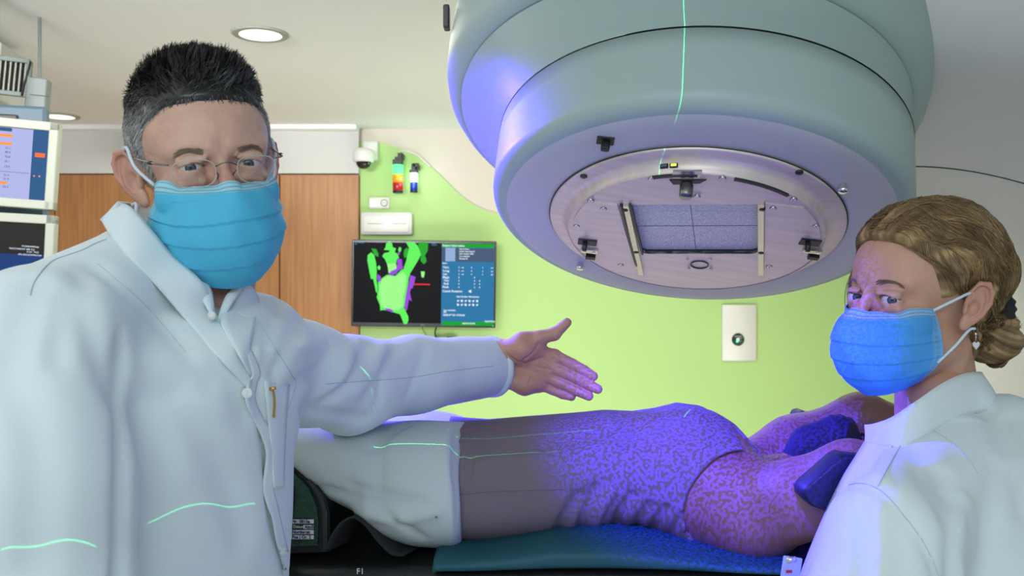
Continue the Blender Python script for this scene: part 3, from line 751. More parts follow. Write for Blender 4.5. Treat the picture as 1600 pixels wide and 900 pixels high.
# gantry arm and rotating drum on the right
def armf(p):
    q = (p - np.array(HO)); l = np.stack([q @ gx, q @ gy, q @ gz], 1)
    c = [.83, .30, .42]; d = np.abs(l - np.array(c)) - (np.array([.80, .46, .46]) - .16)
    v = np.sqrt((np.maximum(d, 0) ** 2).sum(1)) + np.minimum(d.max(1), 0) - .16
    return v
def drumf(p):
    c = np.array([1.19, 1.40, CZ - .28]); r = np.sqrt((p[:, 1] - c[1]) ** 2 + (p[:, 2] - c[2]) ** 2) - 1.10
    x = np.abs(p[:, 0] - 1.90) - .71; e = .12
    d = np.sqrt(np.maximum(r + e, 0) ** 2 + np.maximum(x + e, 0) ** 2) + np.minimum(np.maximum(r + e, x + e), 0) - e
    q = p - np.array(HO); l = np.stack([q @ gx, q @ gy, q @ gz], 1)
    b = np.abs(l - np.array([.62, .06, .62])) - (np.array([.72, .36, .30]) - .14)
    v = np.sqrt((np.maximum(b, 0) ** 2).sum(1)) + np.minimum(b.max(1), 0) - .14
    return smin(d, v, .28)
gan = empty('gantry_drum', (1.9, 1.4, .0), 'large smooth white gantry drum with curved arm, right of the machine head', 'medical machine part')
fieldobj('drum_body', drumf, (.1, .1, .05), (2.75, 2.75, 2.45), .03, M['garm'], gan)
sm = castpts(drumf, spline([(1380, 262), (1437, 260), (1500, 265), (1560, 276), (1620, 292)], 30), 1.2, 3.2)
MB().tube(sm, .0016, 6).out('panel_seam', M['gap'], gan, True)
MB().box((1.9, 1.4, .12), (1.2, 1.0, .24), bev=.02).out('drum_plinth', M['garm'], gan)

# laser light box plate on the wall
t = empty('laser_wall_plate', P(1155, 520, YB), 'white rectangular wall plate with round dark green lens on green wall', 'laser unit', rot=(0, math.radians(.7), 0))
c_ = P(1155, 520, YB); mb = MB().box((c_[0], YB + .005, c_[2]), (.196, .022, .322), bev=.003); mb.out('cover_plate', M['white'], t, 'auto')
mb = MB(); c2 = P(1153, 530.5, YB - .006)
mb.lathe([(.036, 0), (.036, .004), (.031, .006), (.030, .001), (.0001, -.002)], 40, Matrix(((1, 0, 0), (0, 0, -1), (0, 1, 0))), (c2[0], YB - .007, c2[2]), False)
lens = mb.out('lens', mat('dark_green_lens', (.01, .05, .03), .12, spec=.8), t, True)
MB().lathe([(.007, 0), (.006, .003), (.0001, .004)], 16, Matrix(((1, 0, 0), (0, 0, -1), (0, 1, 0))), (c2[0] - .004, YB - .009, c2[2] - .010), False).out('laser_source', emis('laser_green', (.2, 1, .6), 1.5), lens, True)
MB().box((c2[0], YB - .010, c2[2] + .019), (.040, .004, .010)).out('lens_shade', M['grey'], lens)

# dome camera
t = empty('dome_camera', P(568, 250, YB), 'white dome security camera at the corner of the green wall', 'camera')
a_ = P(581, 240, YB); MB().box((a_[0] - .005, YB - .01, a_[2] + .012), (.085, .05, .11), bev=.006).out('wall_bracket', M['white'], t, 'auto')
k_ = P(568, 248, YB - .13); kc = (k_[0], YB - .13, k_[2])
MB().lathe([(.0001, .060), (.030, .058), (.050, .050), (.058, .036), (.060, .0), (.056, -.018), (.044, -.020)], 40, c=kc, close=False).out('housing', M['white'], t, True)
MB().box((k_[0] + .01, YB - .07, k_[2] + .02), (.05, .09, .045), bev=.008).out('arm', M['white'], t, 'auto')
MB().lathe([(.042, -.018), (.041, -.030), (.033, -.045), (.018, -.055), (.0001, -.058)], 36, c=kc, close=False).out('dome', mat('smoked_dome', (.02, .015, .012), .08), t, True)

# signal lamps
def sigtower(px, y0, y1, wpx, segs, label, topstep, cat='signal lamp'):
    c0 = P(px, y1, YB - .05); r = wpx / 2 / F * YB; t = empty('signal_tower', c0, label, cat, None)
    z0 = c0[2]; x0 = c0[0]; n_ = 0
    for (ya, yb, m_, nm) in segs:
        za, zb = P(px, ya, YB - .05)[2], P(px, yb, YB - .05)[2]
        MB().lathe([(r * .95, zb), (r, zb + .002), (r, za - .002), (r * .95, za)], 28, c=(x0, YB - .06, 0), close=True).out(nm, m_, t, 'auto')
    mb = MB()
    for (dx, ya, yb, ww) in topstep:
        za, zb = P(px, ya, YB - .05)[2], P(px, yb, YB - .05)[2]; mb.box((x0 + dx, YB - .06, (za + zb) / 2), (ww, .045, za - zb), bev=.003)
    mb.box((x0 + topstep[-1][0], YB - .015, P(px, topstep[-1][1] + 6, YB)[2]), (.03, .07, .03)); mb.out('mounting_bracket', M['black'], t)
    return t
glowg = emis('signal_green_lit', (.10, 1, .25), 1.6, (.05, .5, .1)); red_ = mat('signal_red', (.42, .01, .015), .25); yel = mat('signal_amber', (.75, .22, .01), .25, emit=(.8, .3, .02), es=.25); blu = mat('signal_blue', (.005, .03, .30), .25); wht = emis('signal_white_lit', (.85, .97, 1), 4)
s1 = sigtower(622, 258, 302, 16, [(258, 273, glowg, 'green_lamp'), (273, 286, yel, 'amber_lamp'), (286, 298, red_, 'red_lamp'), (298, 302, M['black'], 'foot')], 'traffic-light signal tower lit green above amber and red on green wall', [(0, 250, 258, .055), (.006, 246, 251, .042), (.014, 240, 247, .026)])
s2 = sigtower(647, 271, 301, 11.5, [(271, 285, wht, 'white_lamp'), (285, 298, blu, 'blue_lamp'), (298, 301, M['black'], 'foot')], 'small signal tower glowing white above blue on green wall', [(0, 266, 271, .046), (0, 257, 267, .024), (.012, 256, 262, .036)])
for (px, py, c_, e_) in ((646, 278, (.65, .95, 1), .9), (622, 266, (.1, 1, .25), .35)):
    d = bpy.data.lights.new('signal_glow', 'POINT'); d.energy = e_ * .5; d.color = c_; d.shadow_soft_size = .03
    o = bpy.data.objects.new('signal_glow', d); C.objects.link(o); q = P(px, py, YB - .12); o.location = q
wc = [P(a_, b_, YB + .01) for a_, b_ in ((630, 246), (624, 240), (628, 236), (640, 238), (652, 243), (662, 251), (672, 260))]
tag(MB().tube(spline(wc, 40), .004, 8).out('lamp_cable', M['white'], None, True), 'thin white cable looping over the signal towers along the wavy edge', 'cable')

# sockets
t = empty('wall_socket', P(592, 317, YB), 'white double wall socket beneath the signal towers', 'socket')
c_ = P(592, 317, YB); MB().box((c_[0], YB + .010, c_[2]), (.120, .014, .066), bev=.003).out('faceplate', M['white'], t, 'auto')
RY = Matrix(((1, 0, 0), (0, 0, -1), (0, 1, 0)))
MB().lathe([(.021, .0), (.021, .002), (.017, .002), (.016, -.001), (.0001, -.001)], 28, RY, (c_[0] + .030, YB + .003, c_[2]), False).out('socket_well', M['grey'], t, True)
for s_ in (-.006, .006): MB().lathe([(.0022, 0), (.0022, .002), (.0001, .002)], 10, RY, (c_[0] + .030 + s_, YB + .003, c_[2]), False).out('contact_hole', M['black'], t)
MB().box((c_[0] - .030, YB + .002, c_[2]), (.046, .004, .046), bev=.001).out('rocker', M['white'], t)
# emergency luminaire
t = empty('emergency_luminaire', P(605, 350, YB), 'long white emergency light fitting above the wall screen', 'light fitting')
c_ = P(605, 350, YB); MB().box((c_[0], YB - .014, c_[2]), (.292, .06, .128), bev=.008).out('housing', M['white'], t, 'auto')
MB().box((c_[0], YB - .046, c_[2] - .002), (.26, .012, .10), bev=.005).out('diffuser', mat('milky_plastic', (.80, .80, .78), .25), t, 'auto')
MB().box((c_[0] + .005, YB - .0522, c_[2] - .002), (.22, .002, .003)).out('tube_line', M['grey'], t)

# wall screen
tvc = P(665.5, 443.5, YB); t = empty('wall_screen', tvc, 'black flat wall screen showing a green body scan and blue data panel', 'screen', rot=(0, math.radians(.75), 0))
TR = Matrix.Rotation(math.radians(.75), 3, 'Y'); W_, H_ = .808, .486; Yt = YB - .11
def tp(u, v, d=0): return Vector((tvc[0], Yt, tvc[2])) + TR @ Vector(((u - .5) * W_, -.018 - d, (.5 - v) * H_))
MB().box((tvc[0], Yt, tvc[2]), (W_, .036, H_), TR, bev=.004).out('bezel', mat('screen_bezel', (.008, .009, .012), .3), t)
MB().box((tvc[0], Yt + .07, tvc[2]), (.3, .12, .2), TR).out('wall_mount', M['black'], t)
def tpoly(name, pts, m, d, par=t):
    mb = MB(); n = len(pts); v = [tp(u, v_, d) for u, v_ in pts] + [tp(u, v_, d - .0006) for u, v_ in pts]
    # triangulate by mathutils
    from mathutils.geometry import tessellate_polygon
    tr = tessellate_polygon([[Vector((u, v_, 0)) for u, v_ in pts]])
    f = [tuple(q) for q in tr] + [(i, (i+1) % n, n + (i+1) % n, n + i) for i in range(n)]
    mb.add(v, f); return mb.out(name, m, par)
def trect(name, u0, v0, u1, v1, m, d, par=t): return tpoly(name, [(u0, v0), (u1, v0), (u1, v1), (u0, v1)], m, d, par)
scr = trect('display', .012, .03, .988, .955, emis('display_black', (.004, .005, .007), 1), .0008)
E_g = emis('scan_green', (.14, 1, .13), .8); E_g2 = emis('scan_light_green', (.36, 1, .27), .85); E_gd = emis('scan_dark_green', (.02, .45, .03), .8)
E_p = emis('scan_violet', (.36, .08, .80), .8); E_b = emis('panel_blue', (.022, .18, .38), .9); E_gb = emis('bar_green', (.0, .42, .03), .8); E_sl = emis('panel_slate', (.06, .10, .18), .9)
E_w = emis('text_white', (.75, .85, .95), .95); E_lb = emis('photo_blue', (.28, .42, .66), .9); E_r = emis('marker_red', (.9, .02, .03), .9); E_t = emis('text_blue', (.10, .32, .55), .8)
def uv(pts): return [((x - 24) / 1318, (y - 38) / 800) for x, y in pts]     # from the 1380x900 close-up of the screen
def upoly(name, pts, m, d): return tpoly(name, uv(pts), m, d, scr)
upoly('scan_arm', [(200, 155), (225, 175), (245, 250), (252, 320), (250, 400), (262, 470), (262, 530), (248, 520), (235, 460), (220, 400), (200, 400), (185, 330), (165, 230), (168, 180)], E_g, .0014)
upoly('scan_fragment', [(200, 118), (245, 125), (265, 165), (265, 195), (235, 185), (215, 150)], E_gd, .0014)
upoly('scan_fragment', [(272, 272), (288, 290), (282, 315), (262, 312), (256, 290)], E_g, .0014)
upoly('scan_fragment', [(655, 325), (690, 325), (690, 350), (680, 385), (662, 375)], E_g2, .0014)
upoly('scan_arm', [(515, 55), (590, 55), (625, 90), (640, 130), (655, 170), (625, 230), (590, 290), (560, 340), (545, 390), (500, 380), (500, 290), (520, 230), (530, 170), (545, 110)], E_g, .0014)
upoly('scan_arm_dark', [(630, 55), (718, 55), (716, 130), (690, 180), (700, 200), (706, 235), (680, 258), (650, 225), (655, 170), (630, 130)], E_gd, .0013)  # dark green area of the scan picture
upoly('scan_fragment', [(500, 130), (525, 108), (540, 120), (525, 190), (505, 205), (495, 170)], E_gd, .0014)
upoly('scan_torso', [(265, 425), (310, 385), (345, 360), (420, 370), (480, 310), (520, 300), (545, 390), (540, 440), (525, 520), (515, 600), (505, 660), (520, 690), (545, 740), (548, 775), (535, 812), (505, 812), (490, 770), (470, 722), (410, 705), (360, 690), (320, 685), (290, 690), (285, 640), (255, 570), (268, 500)], E_g, .0015)
upoly('scan_torso_light', [(300, 400), (360, 368), (430, 375), (490, 330), (525, 370), (520, 440), (500, 560), (495, 650), (440, 690), (360, 670), (300, 660), (280, 570), (280, 480)], E_g2, .0019)
upoly('scan_head', [(335, 70), (365, 55), (390, 70), (395, 105), (425, 115), (415, 150), (440, 165), (455, 200), (435, 215), (430, 250), (400, 262), (345, 260), (325, 215), (300, 190), (318, 160), (358, 152), (370, 135), (315, 130), (330, 105)], E_g, .0015)
upoly('scan_fragment', [(455, 100), (475, 112), (472, 140), (455, 150), (445, 130)], E_g, .0014)
upoly('scan_neck', [(345, 260), (425, 250), (435, 290), (420, 320), (360, 345), (355, 300)], E_g2, .0015)
upoly('scan_overlap', [(440, 208), (480, 215), (485, 270), (495, 295), (450, 320), (435, 345), (400, 365), (352, 362), (385, 325), (430, 305), (438, 265)], E_p, .0022)
upoly('scan_overlap', [(560, 360), (608, 375), (595, 440), (580, 485), (568, 480), (558, 520), (570, 575), (578, 600), (550, 585), (535, 680), (522, 690), (508, 650), (518, 560), (530, 500), (545, 440)], E_p, .0022)
upoly('scan_overlap', [(258, 355), (290, 375), (298, 410), (270, 430), (255, 395)], E_p, .0022)
upoly('scan_overlap', [(330, 670), (375, 672), (410, 690), (400, 706), (365, 695), (340, 686)], E_p, .0022)
upoly('scan_overlap', [(443, 150), (462, 150), (460, 178), (446, 172)], E_p, .0022)
trect('red_marker', *uv([(590, 438)])[0], *uv([(740, 450)])[0], E_r, .0016, scr)
pan = trect('data_panel', *uv([(845, 65)])[0], *uv([(1325, 815)])[0], E_b, .0014, scr)
trect('title_bar', *uv([(843, 65)])[0], *uv([(1320, 100)])[0], E_gb, .0018, scr)
trect('bottom_bar', *uv([(852, 783)])[0], *uv([(1328, 818)])[0], E_gb, .0018, scr)
trect('info_block', *uv([(848, 102)])[0], *uv([(1322, 232)])[0], E_sl, .0018, scr)
trect('portrait', *uv([(878, 103)])[0], *uv([(968, 228)])[0], E_lb, .0022, scr)
TXR = (TR @ Matrix.Rotation(math.pi / 2, 3, 'X'))
def ttext(s, x, y, hpx, m=None, al='LEFT'):
    (u, v), = uv([(x, y)]); text('screen_text', s, hpx / 900 * .15 * 1.0 / .15 * (.486 / 800 * 900) , m or E_w, scr, tp(u, v, .0024), TXR, al, .0001, bold=.0004)
for s_, x_, y_, h_ in (('Patient Information', 850, 84, 26), ('Brandhorst, Mara Elif', 1005, 114, 17), ('Brandhorst op. mamma li.', 1005, 136, 17), ('Date of Birth: 1965-11-18', 1005, 158, 17), ('Sex: unknown', 1005, 180, 17), ('Group: 01', 1005, 202, 19), ('Surface', 852, 246, 16),
    ('Vert.', 858, 284, 28), ('Long.', 858, 316, 28), ('Lat.', 858, 346, 28), ('Magn.', 856, 376, 28), ('Yaw', 866, 406, 28), ('Roll', 866, 436, 28), ('Pitch', 856, 466, 28), ('Couch Rotation', 856, 504, 28), ('Start Surface Monitoring', 985, 553, 21), ('Current Surface', 866, 680, 18), ('S01', 866, 697, 22), ('2020-09-02 17:03:56', 864, 724, 24), ('WAITING', 1245, 779, 22), ('MONITORING', 1042, 800, 18)):
    if 'Brandhorst' in s_ or 'Birth' in s_: s_ = {114: 'Patient Name', 136: 'Surface Scan Data 01', 158: 'Date of Scan: 2020'}[y_]
    ttext(s_, x_, y_, h_)
for y_ in (284, 316, 346): 
    for x_, s_ in ((1000, '0'), (1028, 'cm'), (1115, '0'), (1217, '2'), (1296, 'cm')): ttext(s_, x_, y_, 17)
for y_ in (376, 406, 436, 466):
    for x_, s_ in ((1000, '0'), (1143, '0')) + (((1190, '0'),) if y_ > 380 else ()): ttext(s_, x_, y_, 18)
for j in range(2):
    for i in range(6):
        x_ = 988 + 35 * i; y_ = 592 + 36 * j; q = [(x_, y_ - 8), (x_ + 10, y_ - 11), (x_ + 21, y_ - 6), (x_ + 19, y_ + 7), (x_ + 8, y_ + 11), (x_ + 2, y_ + 4)]
        upoly('tool_icon', q if (i + j) % 2 else [(x_, y_ - 4), (x_ + 20, y_ - 9), (x_ + 20, y_ + 3), (x_ + 6, y_ + 9)], E_w, .0022)
upoly('tool_icon', [(1095, 495), (1105, 495), (1118, 486), (1118, 518), (1105, 510), (1095, 510)], E_w, .0022)
for x_, y_, s_ in ((50, 66, 'Reference S01'), (50, 80, 'Live'), (752, 64, 'Front'), (752, 80, 'View 01')): ttext(s_, x_, y_, 15, E_t)
text('brand_text', 'DELL', .011, M['grey'], t, tp(.497, .978, .001), TXR, 'CENTER')
MB().box(tp(.985, .975, .0005), (.006, .002, .006), TR).out('power_led', emis('led_white', (.8, .9, 1), 1), t)
# cables and trunking below the screen
def cable(name, pts, r, m, label):
    tag(MB().tube(spline([P(a_, b_, y_) for a_, b_, y_ in pts], 40), r, 8).out(name, m, None, True), label, 'cable')
cable('screen_cable', [(686, 500, YB - .06), (680, 518, YB - .05), (683, 529, YB - .03), (697, 535, YB - .02), (708, 531, YB - .02)], .0045, M['black'], 'thick black cable hanging below the wall screen')
cable('screen_cable', [(658, 500, YB - .05), (661, 515, YB - .02), (670, 530, YB - .01), (680, 545, YB - .01)], .0018, M['dkmetal'], 'thin grey cable hanging below the wall screen')
t = empty('cable_socket_box', P(699, 533, YB), 'small white wall box with green insert below the screen', 'socket box')
c_ = P(698, 537, YB); MB().box((c_[0], YB - .004, c_[2]), (.125, .04, .075), bev=.003).out('box_body', M['white'], t)
c_ = P(705, 535, YB); MB().box((c_[0], YB - .022, c_[2] + .012), (.046, .012, .045), bev=.002).out('green_insert', mat('green_insert', (.01, .14, .07), .4), t)
c_ = P(672, 575, YB); tag(MB().box((c_[0] - .03, YB - .0, P(0, 600, YB)[2]), (.02, .0, .3)).out('x', M['white']), 'x', 'x') if False else None

# ------------------------------------------------------------------ monitors on the ceiling arm, top left
def monitor(cpx, cpy, Y, wpx, hpx, yaw, roll, label):
    c = P(cpx, cpy, Y); Wm, Hm = wpx / F * Y, hpx / F * Y; R = Matrix.Rotation(math.radians(yaw), 3, 'Z') @ Matrix.Rotation(math.radians(roll), 3, 'Y')
    t = empty('wall_monitor', c, label, 'monitor', rot=R.to_euler())
    mb = MB(); bz = .026
    for (x, z, a_, b_) in ((0, Hm/2 - bz/2, Wm, bz), (0, -Hm/2 + bz/2, Wm, bz), (-Wm/2 + bz/2, 0, bz, Hm), (Wm/2 - bz/2, 0, bz, Hm)):
        mb.box(Vector(c) + R @ Vector((x, 0, z)), (a_, .045, b_), R, bev=.003)
    mb.out('bezel', M['beige'], t); MB().box(Vector(c) + R @ Vector((0, .05, 0)), (Wm * .9, .07, Hm * .9), R, bev=.01).out('back_shell', M['beige'], t)
    def mp_(x, z, d=.0): return Vector(c) + R @ Vector((x, -.008 - d, z))
    return t, R, Wm - 2 * bz, Hm - 2 * bz, mp_
t, R, w_, h_, mp_ = monitor(-9, 253, 2.6, 183, 138, 14, 3.5, 'beige framed monitor showing a pale table of values, upper of two')
def mrect(nm, x, z, a_, b_, m, d, par): return MB().box(mp_(x, z, d), (a_, .0014, b_), R).out(nm, m, par)
sc_ = mrect('display', 0, 0, w_, h_, emis('display_lilac', (.42, .45, .78), .9), 0, t)
mrect('side_bar', w_/2 - .022, 0, .044, h_, emis('sidebar_blue', (.01, .08, .22), 1), .001, sc_)
mrect('top_bar', -w_*.10, h_/2 - .006, w_ * .5, .010, emis('sidebar_blue', (.01, .08, .22), 1), .001, sc_)
for z in (.083, .058, -.062): mrect('orange_cell', w_/2 - .115 + (0 if z > 0 else -.007), z * .95, .034, .008, emis('orange_cell', (1, .28, .04), 1), .001, sc_)
mrect('orange_button', w_/2 - .022, .030, .026, .012, emis('orange_button', (1, .14, .02), 1), .002, sc_)
for x_ in (-.034, -.020): mrect('orange_dot', w_/2 + x_, -.032, .004, .004, emis('orange_dot', (1, .3, .1), 1), .002, sc_)
mrect('rule_line', -.02, -.026, w_ * .8, .0014, emis('rule', (.1, .13, .4), 1), .001, sc_)
E_k = emis('text_dark', (.08, .09, .25), 1); TX2 = R @ Matrix.Rotation(math.pi / 2, 3, 'X'); rr = random.Random(4)
for i, z in enumerate((.083, .058, .045, .032, .018, .004, -.012, -.038, -.050, -.062, -.074)):
    text('screen_text', '%d.%d' % (rr.randint(1, 9), rr.randint(0, 9)), .0085, E_k, sc_, mp_(w_/2 - .155, z * .95, .0012), TX2, bold=.0002)
    if z not in (.083, .058, -.062): text('screen_text', '%d.%d' % (rr.randint(10, 99), rr.randint(0, 9)), .0085, E_k, sc_, mp_(w_/2 - .115, z * .95, .0012), TX2, bold=.0001)
t2, R, w_, h_, mp_ = monitor(-12, 402, 2.57, 180, 140, 14, 2.5, 'beige framed monitor with dark screen and blue band, lower of two')
sc_ = mrect('display', 0, 0, w_, h_, emis('display_black2', (.012, .012, .010), 1), 0, t2)
mrect('blue_band', 0, -h_ * .22, w_, h_ * .56, emis('band_blue', (.004, .035, .16), 1), .001, sc_)
for i, (x_, n_) in enumerate(((-.062, 13), (-.094, 20), (-.05, 11), (-.07, 18))):
    text('screen_text', ''.join(rr.choice('0123456789 ') for _ in range(n_)), .007, E_w, sc_, mp_(w_/2 + x_, .036 - i * .008, .002), TX2)
# carrier frame of the monitors
t = empty('monitor_carrier', P(20, 170, 2.75), 'blue-grey ceiling carrier frame behind the two monitors', 'monitor mount')
a_ = P(20, 192, 2.72); MB().box((a_[0] - .10, 2.76, a_[2] - .248), (.34, .05, .62), Matrix.Rotation(math.radians(14), 3, 'Z'), bev=.01).out('back_panel', M['bluegrey'], t)
MB().box((a_[0] - .13, 2.725, a_[2] + .003), (.26, .02, .055), Matrix.Rotation(math.radians(14), 3, 'Z'), bev=.004).out('dark_recess', M['black'], t)
MB().tube([(a_[0] - .12, 2.8, a_[2]), (a_[0] - .12, 2.8, ZC)], .03, 20).out('ceiling_post', M['bluegrey'], t, True)
# ventilation grille and speaker
t = empty('air_grille', P(10, 122, 3.2), 'grey ventilation grille with vertical slats, top left', 'vent')
def B3(px, py, Y, d, bev=0, R=None): c = P(px, py, Y); return MB().box(c, d, R, bev)
RV = Matrix.Rotation(math.radians(10), 3, 'Z') @ Matrix.Rotation(math.radians(5), 3, 'Y'); Yv = 3.1
c0 = Vector(P(-28, 114, Yv)); wv, hv = .30, .118
mb = MB()
for (x, z, a_, b_) in ((0, hv/2, wv, .016), (0, -hv/2, wv, .016), (-wv/2, 0, .016, hv), (wv/2, 0, .016, hv)): mb.box(c0 + RV @ Vector((x, 0, z)), (a_, .02, b_), RV, bev=.003)
mb.out('grille_frame', M['grey'], t)
MB().box(c0 + RV @ Vector((0, .02, 0)), (wv, .01, hv), RV).out('dark_duct', M['black'], t)
mb = MB()
for i in range(18): mb.box(c0 + RV @ Vector((-wv/2 + .012 + i * .0162, .004, 0)), (.0045, .012, hv - .01), RV)
mb.out('slats', M['beige'], t)
struct('trim_bulkhead', MB().box((-3.0, 4.0, ZC - .02), (2.4, 1.7, .10)), M['ceiling']) if False else None
tag(MB().box(c0 + RV @ Vector((-.12, .20, .03)), (.30, .30, .20), RV, bev=.01).out('air_duct_casing', M['soffit']), 'pale boxed duct casing behind the ventilation grille', 'duct')
t = empty('wall_speaker', P(60, 148, 3.0), 'small grey box speaker hanging beside the ventilation grille', 'speaker')
RS = Matrix.Rotation(math.radians(5), 3, 'Y') @ Matrix.Rotation(math.radians(12), 3, 'Z')
MB().box(P(60, 148, 3.0), (.062, .06, .102), RS, bev=.003).out('speaker_case', M['grey'], t)
MB().tube([P(62, 125, 3.02), P(62, 60, 3.05) * np.array([1, 1, 0]) + np.array([0, 0, ZC])], .006, 8).out('hanger', M['grey'], t)
MB().box(P(62, 149, 2.965), (.058, .004, .001), RS).out('seam_line', M['gap'], t)
tag(MB().tube(spline([P(48, 97, 3.02), P(44, 112, 3.0), (P(38, 132, 3.0)), P(34, 150, 3.0)], 20), .004, 8).out('hanging_cable', M['dkmetal'], None, True), 'short dark cable between the grille and the speaker', 'cable')

# ------------------------------------------------------------------ treatment couch
def colx(name, st, m, parent, h=.012, pw=3.5):
    st = np.array(st, float); f = lambda p: column(p, 0, st, 0, pw)
    lo = (st[:, 0].min() - .03, (st[:, 1] - st[:, 3]).min() - .03, (st[:, 2] - st[:, 4]).min() - .03); hi = (st[:, 0].max() + .03, (st[:, 1] + st[:, 3]).max() + .03, (st[:, 2] + st[:, 4]).max() + .03)
    return fieldobj(name, f, lo, hi, h, m, parent)
ZT = CZ - (868 - 450) / F * 1.28         # couch top surface
t = empty('treatment_couch', (.1, 1.42, 0), 'black carbon fibre treatment couch under the lying patient', 'treatment couch')
MB().box((.10, 1.475, ZT - .035), (2.3, .47, .055), bev=.018).out('couch_top', M['carbon'], t, 'auto')
MB().box((.10, 1.225, ZT - .056), (2.2, .035, .035), bev=.006).out('side_rail', mat('rail_dark', (.015, .015, .016), .25), t)
text('rail_marking', 'F1', .011, M['white'], t, P(563, 893, 1.205), Matrix.Rotation(math.pi / 2, 3, 'X'), 'CENTER')
for i in range(26): MB().box((-.05 + i * .013, 1.2065, ZT - .052), (.002, .002, .020 if i % 5 == 0 else .012)).out('scale_tick', M['grey'], t)
MB().box((.9, 1.44, ZT - .16), (.5, .40, .18), bev=.03).out('couch_head_block', M['dkmetal'], t); MB().box((-.75, 1.44, ZT / 2 - .05), (.5, .42, ZT - .12), bev=.03).out('lift_column', M['garm'], t)
MB().box((-.75, 1.44, .06), (.9, .6, .12), bev=.03).out('couch_base', M['garm'], t)
# blue foam mat
pl = [(683, 868), (690, 858), (740, 856), (800, 848), (860, 836), (940, 834), (1000, 842), (1060, 852), (1120, 864), (1180, 870), (1222, 872)]
st = [(P(a_, 0, 1.30)[0], 1.40, (P(0, b_, 1.26)[2] + ZT - .008) / 2, .19, max(.010, (P(0, b_, 1.26)[2] - ZT + .008) / 2)) for a_, b_ in pl]
t = empty('foam_mat', (.2, 1.4, ZT), 'teal blue foam mat under the back of the patient', 'foam mat')
colx('mat_body', st, M['foam'], t, .008)
# knee rest wedge
t = empty('knee_rest', (-.35, 1.42, ZT), 'dark green and black knee rest with name label beneath the white trousers', 'knee support')
prof = [(380, 868), (380, 700), (440, 716), (462, 728), (490, 752), (505, 775), (512, 800), (513, 862)]
def prof_y(name, pts, Yf, depth, m, par, ref=None):
    v0 = [P(a_, b_, ref or Yf) for a_, b_ in pts]; n = len(v0); vv = [(q[0], Yf, q[2]) for q in v0] + [(q[0], Yf + depth, q[2]) for q in v0]
    f = [tuple(range(n)), tuple(range(2*n - 1, n - 1, -1))] + [(i, n + i, n + (i+1) % n, (i+1) % n) for i in range(n)]
    return MB().add(vv, f).out(name, m, par)
prof_y('wedge_shell', [(a_ + 3, b_) for a_, b_ in prof], 1.285, .30, M['black'], t)
prof_y('mesh_side', [(385, 858), (385, 712), (438, 724), (458, 738), (482, 762), (494, 790), (497, 815), (496, 852)], 1.279, .008, M['dgreen'], t)
prof_y('edge_band', [(505, 862), (504, 800), (496, 775), (480, 752), (484, 750), (503, 773), (511, 800), (512, 862)], 1.277, .010, mat('edge_band', (.03, .032, .032), .4), t)
prof_y('hand_slot', [(448, 800), (446, 765), (450, 757), (456, 757), (460, 765), (460, 785), (457, 800)], 1.276, .006, M['black'], t)
for i, (ya, xa) in enumerate(((812, 452), (820.5, 474), (828.5, 452), (836.5, 452))):
    prof_y('label_strip', [(xa, ya), (490, ya), (490, ya + 6), (xa, ya + 6)], 1.2745, .002, M['white'], t)
    text('label_text', ['Nr. 0815a', 'Abc01', 'Nordwest', 'Pos | Gr. 2'][i], .0062, mat('ink_blue', (.01, .02, .10), .6), t, P(456 if i != 1 else 476, ya + 3, 1.2735), Matrix.Rotation(math.pi / 2, 3, 'X'), bold=.0002)
text('label_text', 'Datum', .006, M['white'], t, P(458, 823, 1.2735), Matrix.Rotation(math.pi / 2, 3, 'X'))
# webbing strap
A_ = [P(a_, b_, 1.262) for a_, b_ in ((508, 862), (518, 838), (532, 818), (548, 809), (560, 812), (575, 826), (592, 848), (612, 866), (630, 868))]
B_ = [q + np.array([.022, .065, -.004]) for q in A_]
tag(ribbon('fixing_strap', A_, B_, .003, M['strap'], None, 40, 4), 'black webbing strap looping up beside the knee rest', 'strap')
# ------------------------------------------------------------------ people
def gauss(p, c, s): return np.exp(-(((p - np.array(c)) / np.array(s)) ** 2).sum(1))
def stand_legs(parent, cx, cy, dirx, diry, z_top, who):
    """trousers and clogs below the coat, down to the floor"""
    for s in (-1, 1):
        x, y = cx + dirx * .1 * s, cy + diry * .1 * s
        MB().lathe([(.065, .10), (.072, .12), (.085, .45), (.105, z_top - .02), (.10, z_top)], 24, c=(x, y, 0)).out('trouser_leg', M['trousers'], parent, 'auto')
        a = math.atan2(dirx, -diry)
        MB().box((x + (-diry) * .05 * -1, y, .05), (.11, .27, .10), bev=.035).out('shoe', M['shoe'], parent, 'auto')

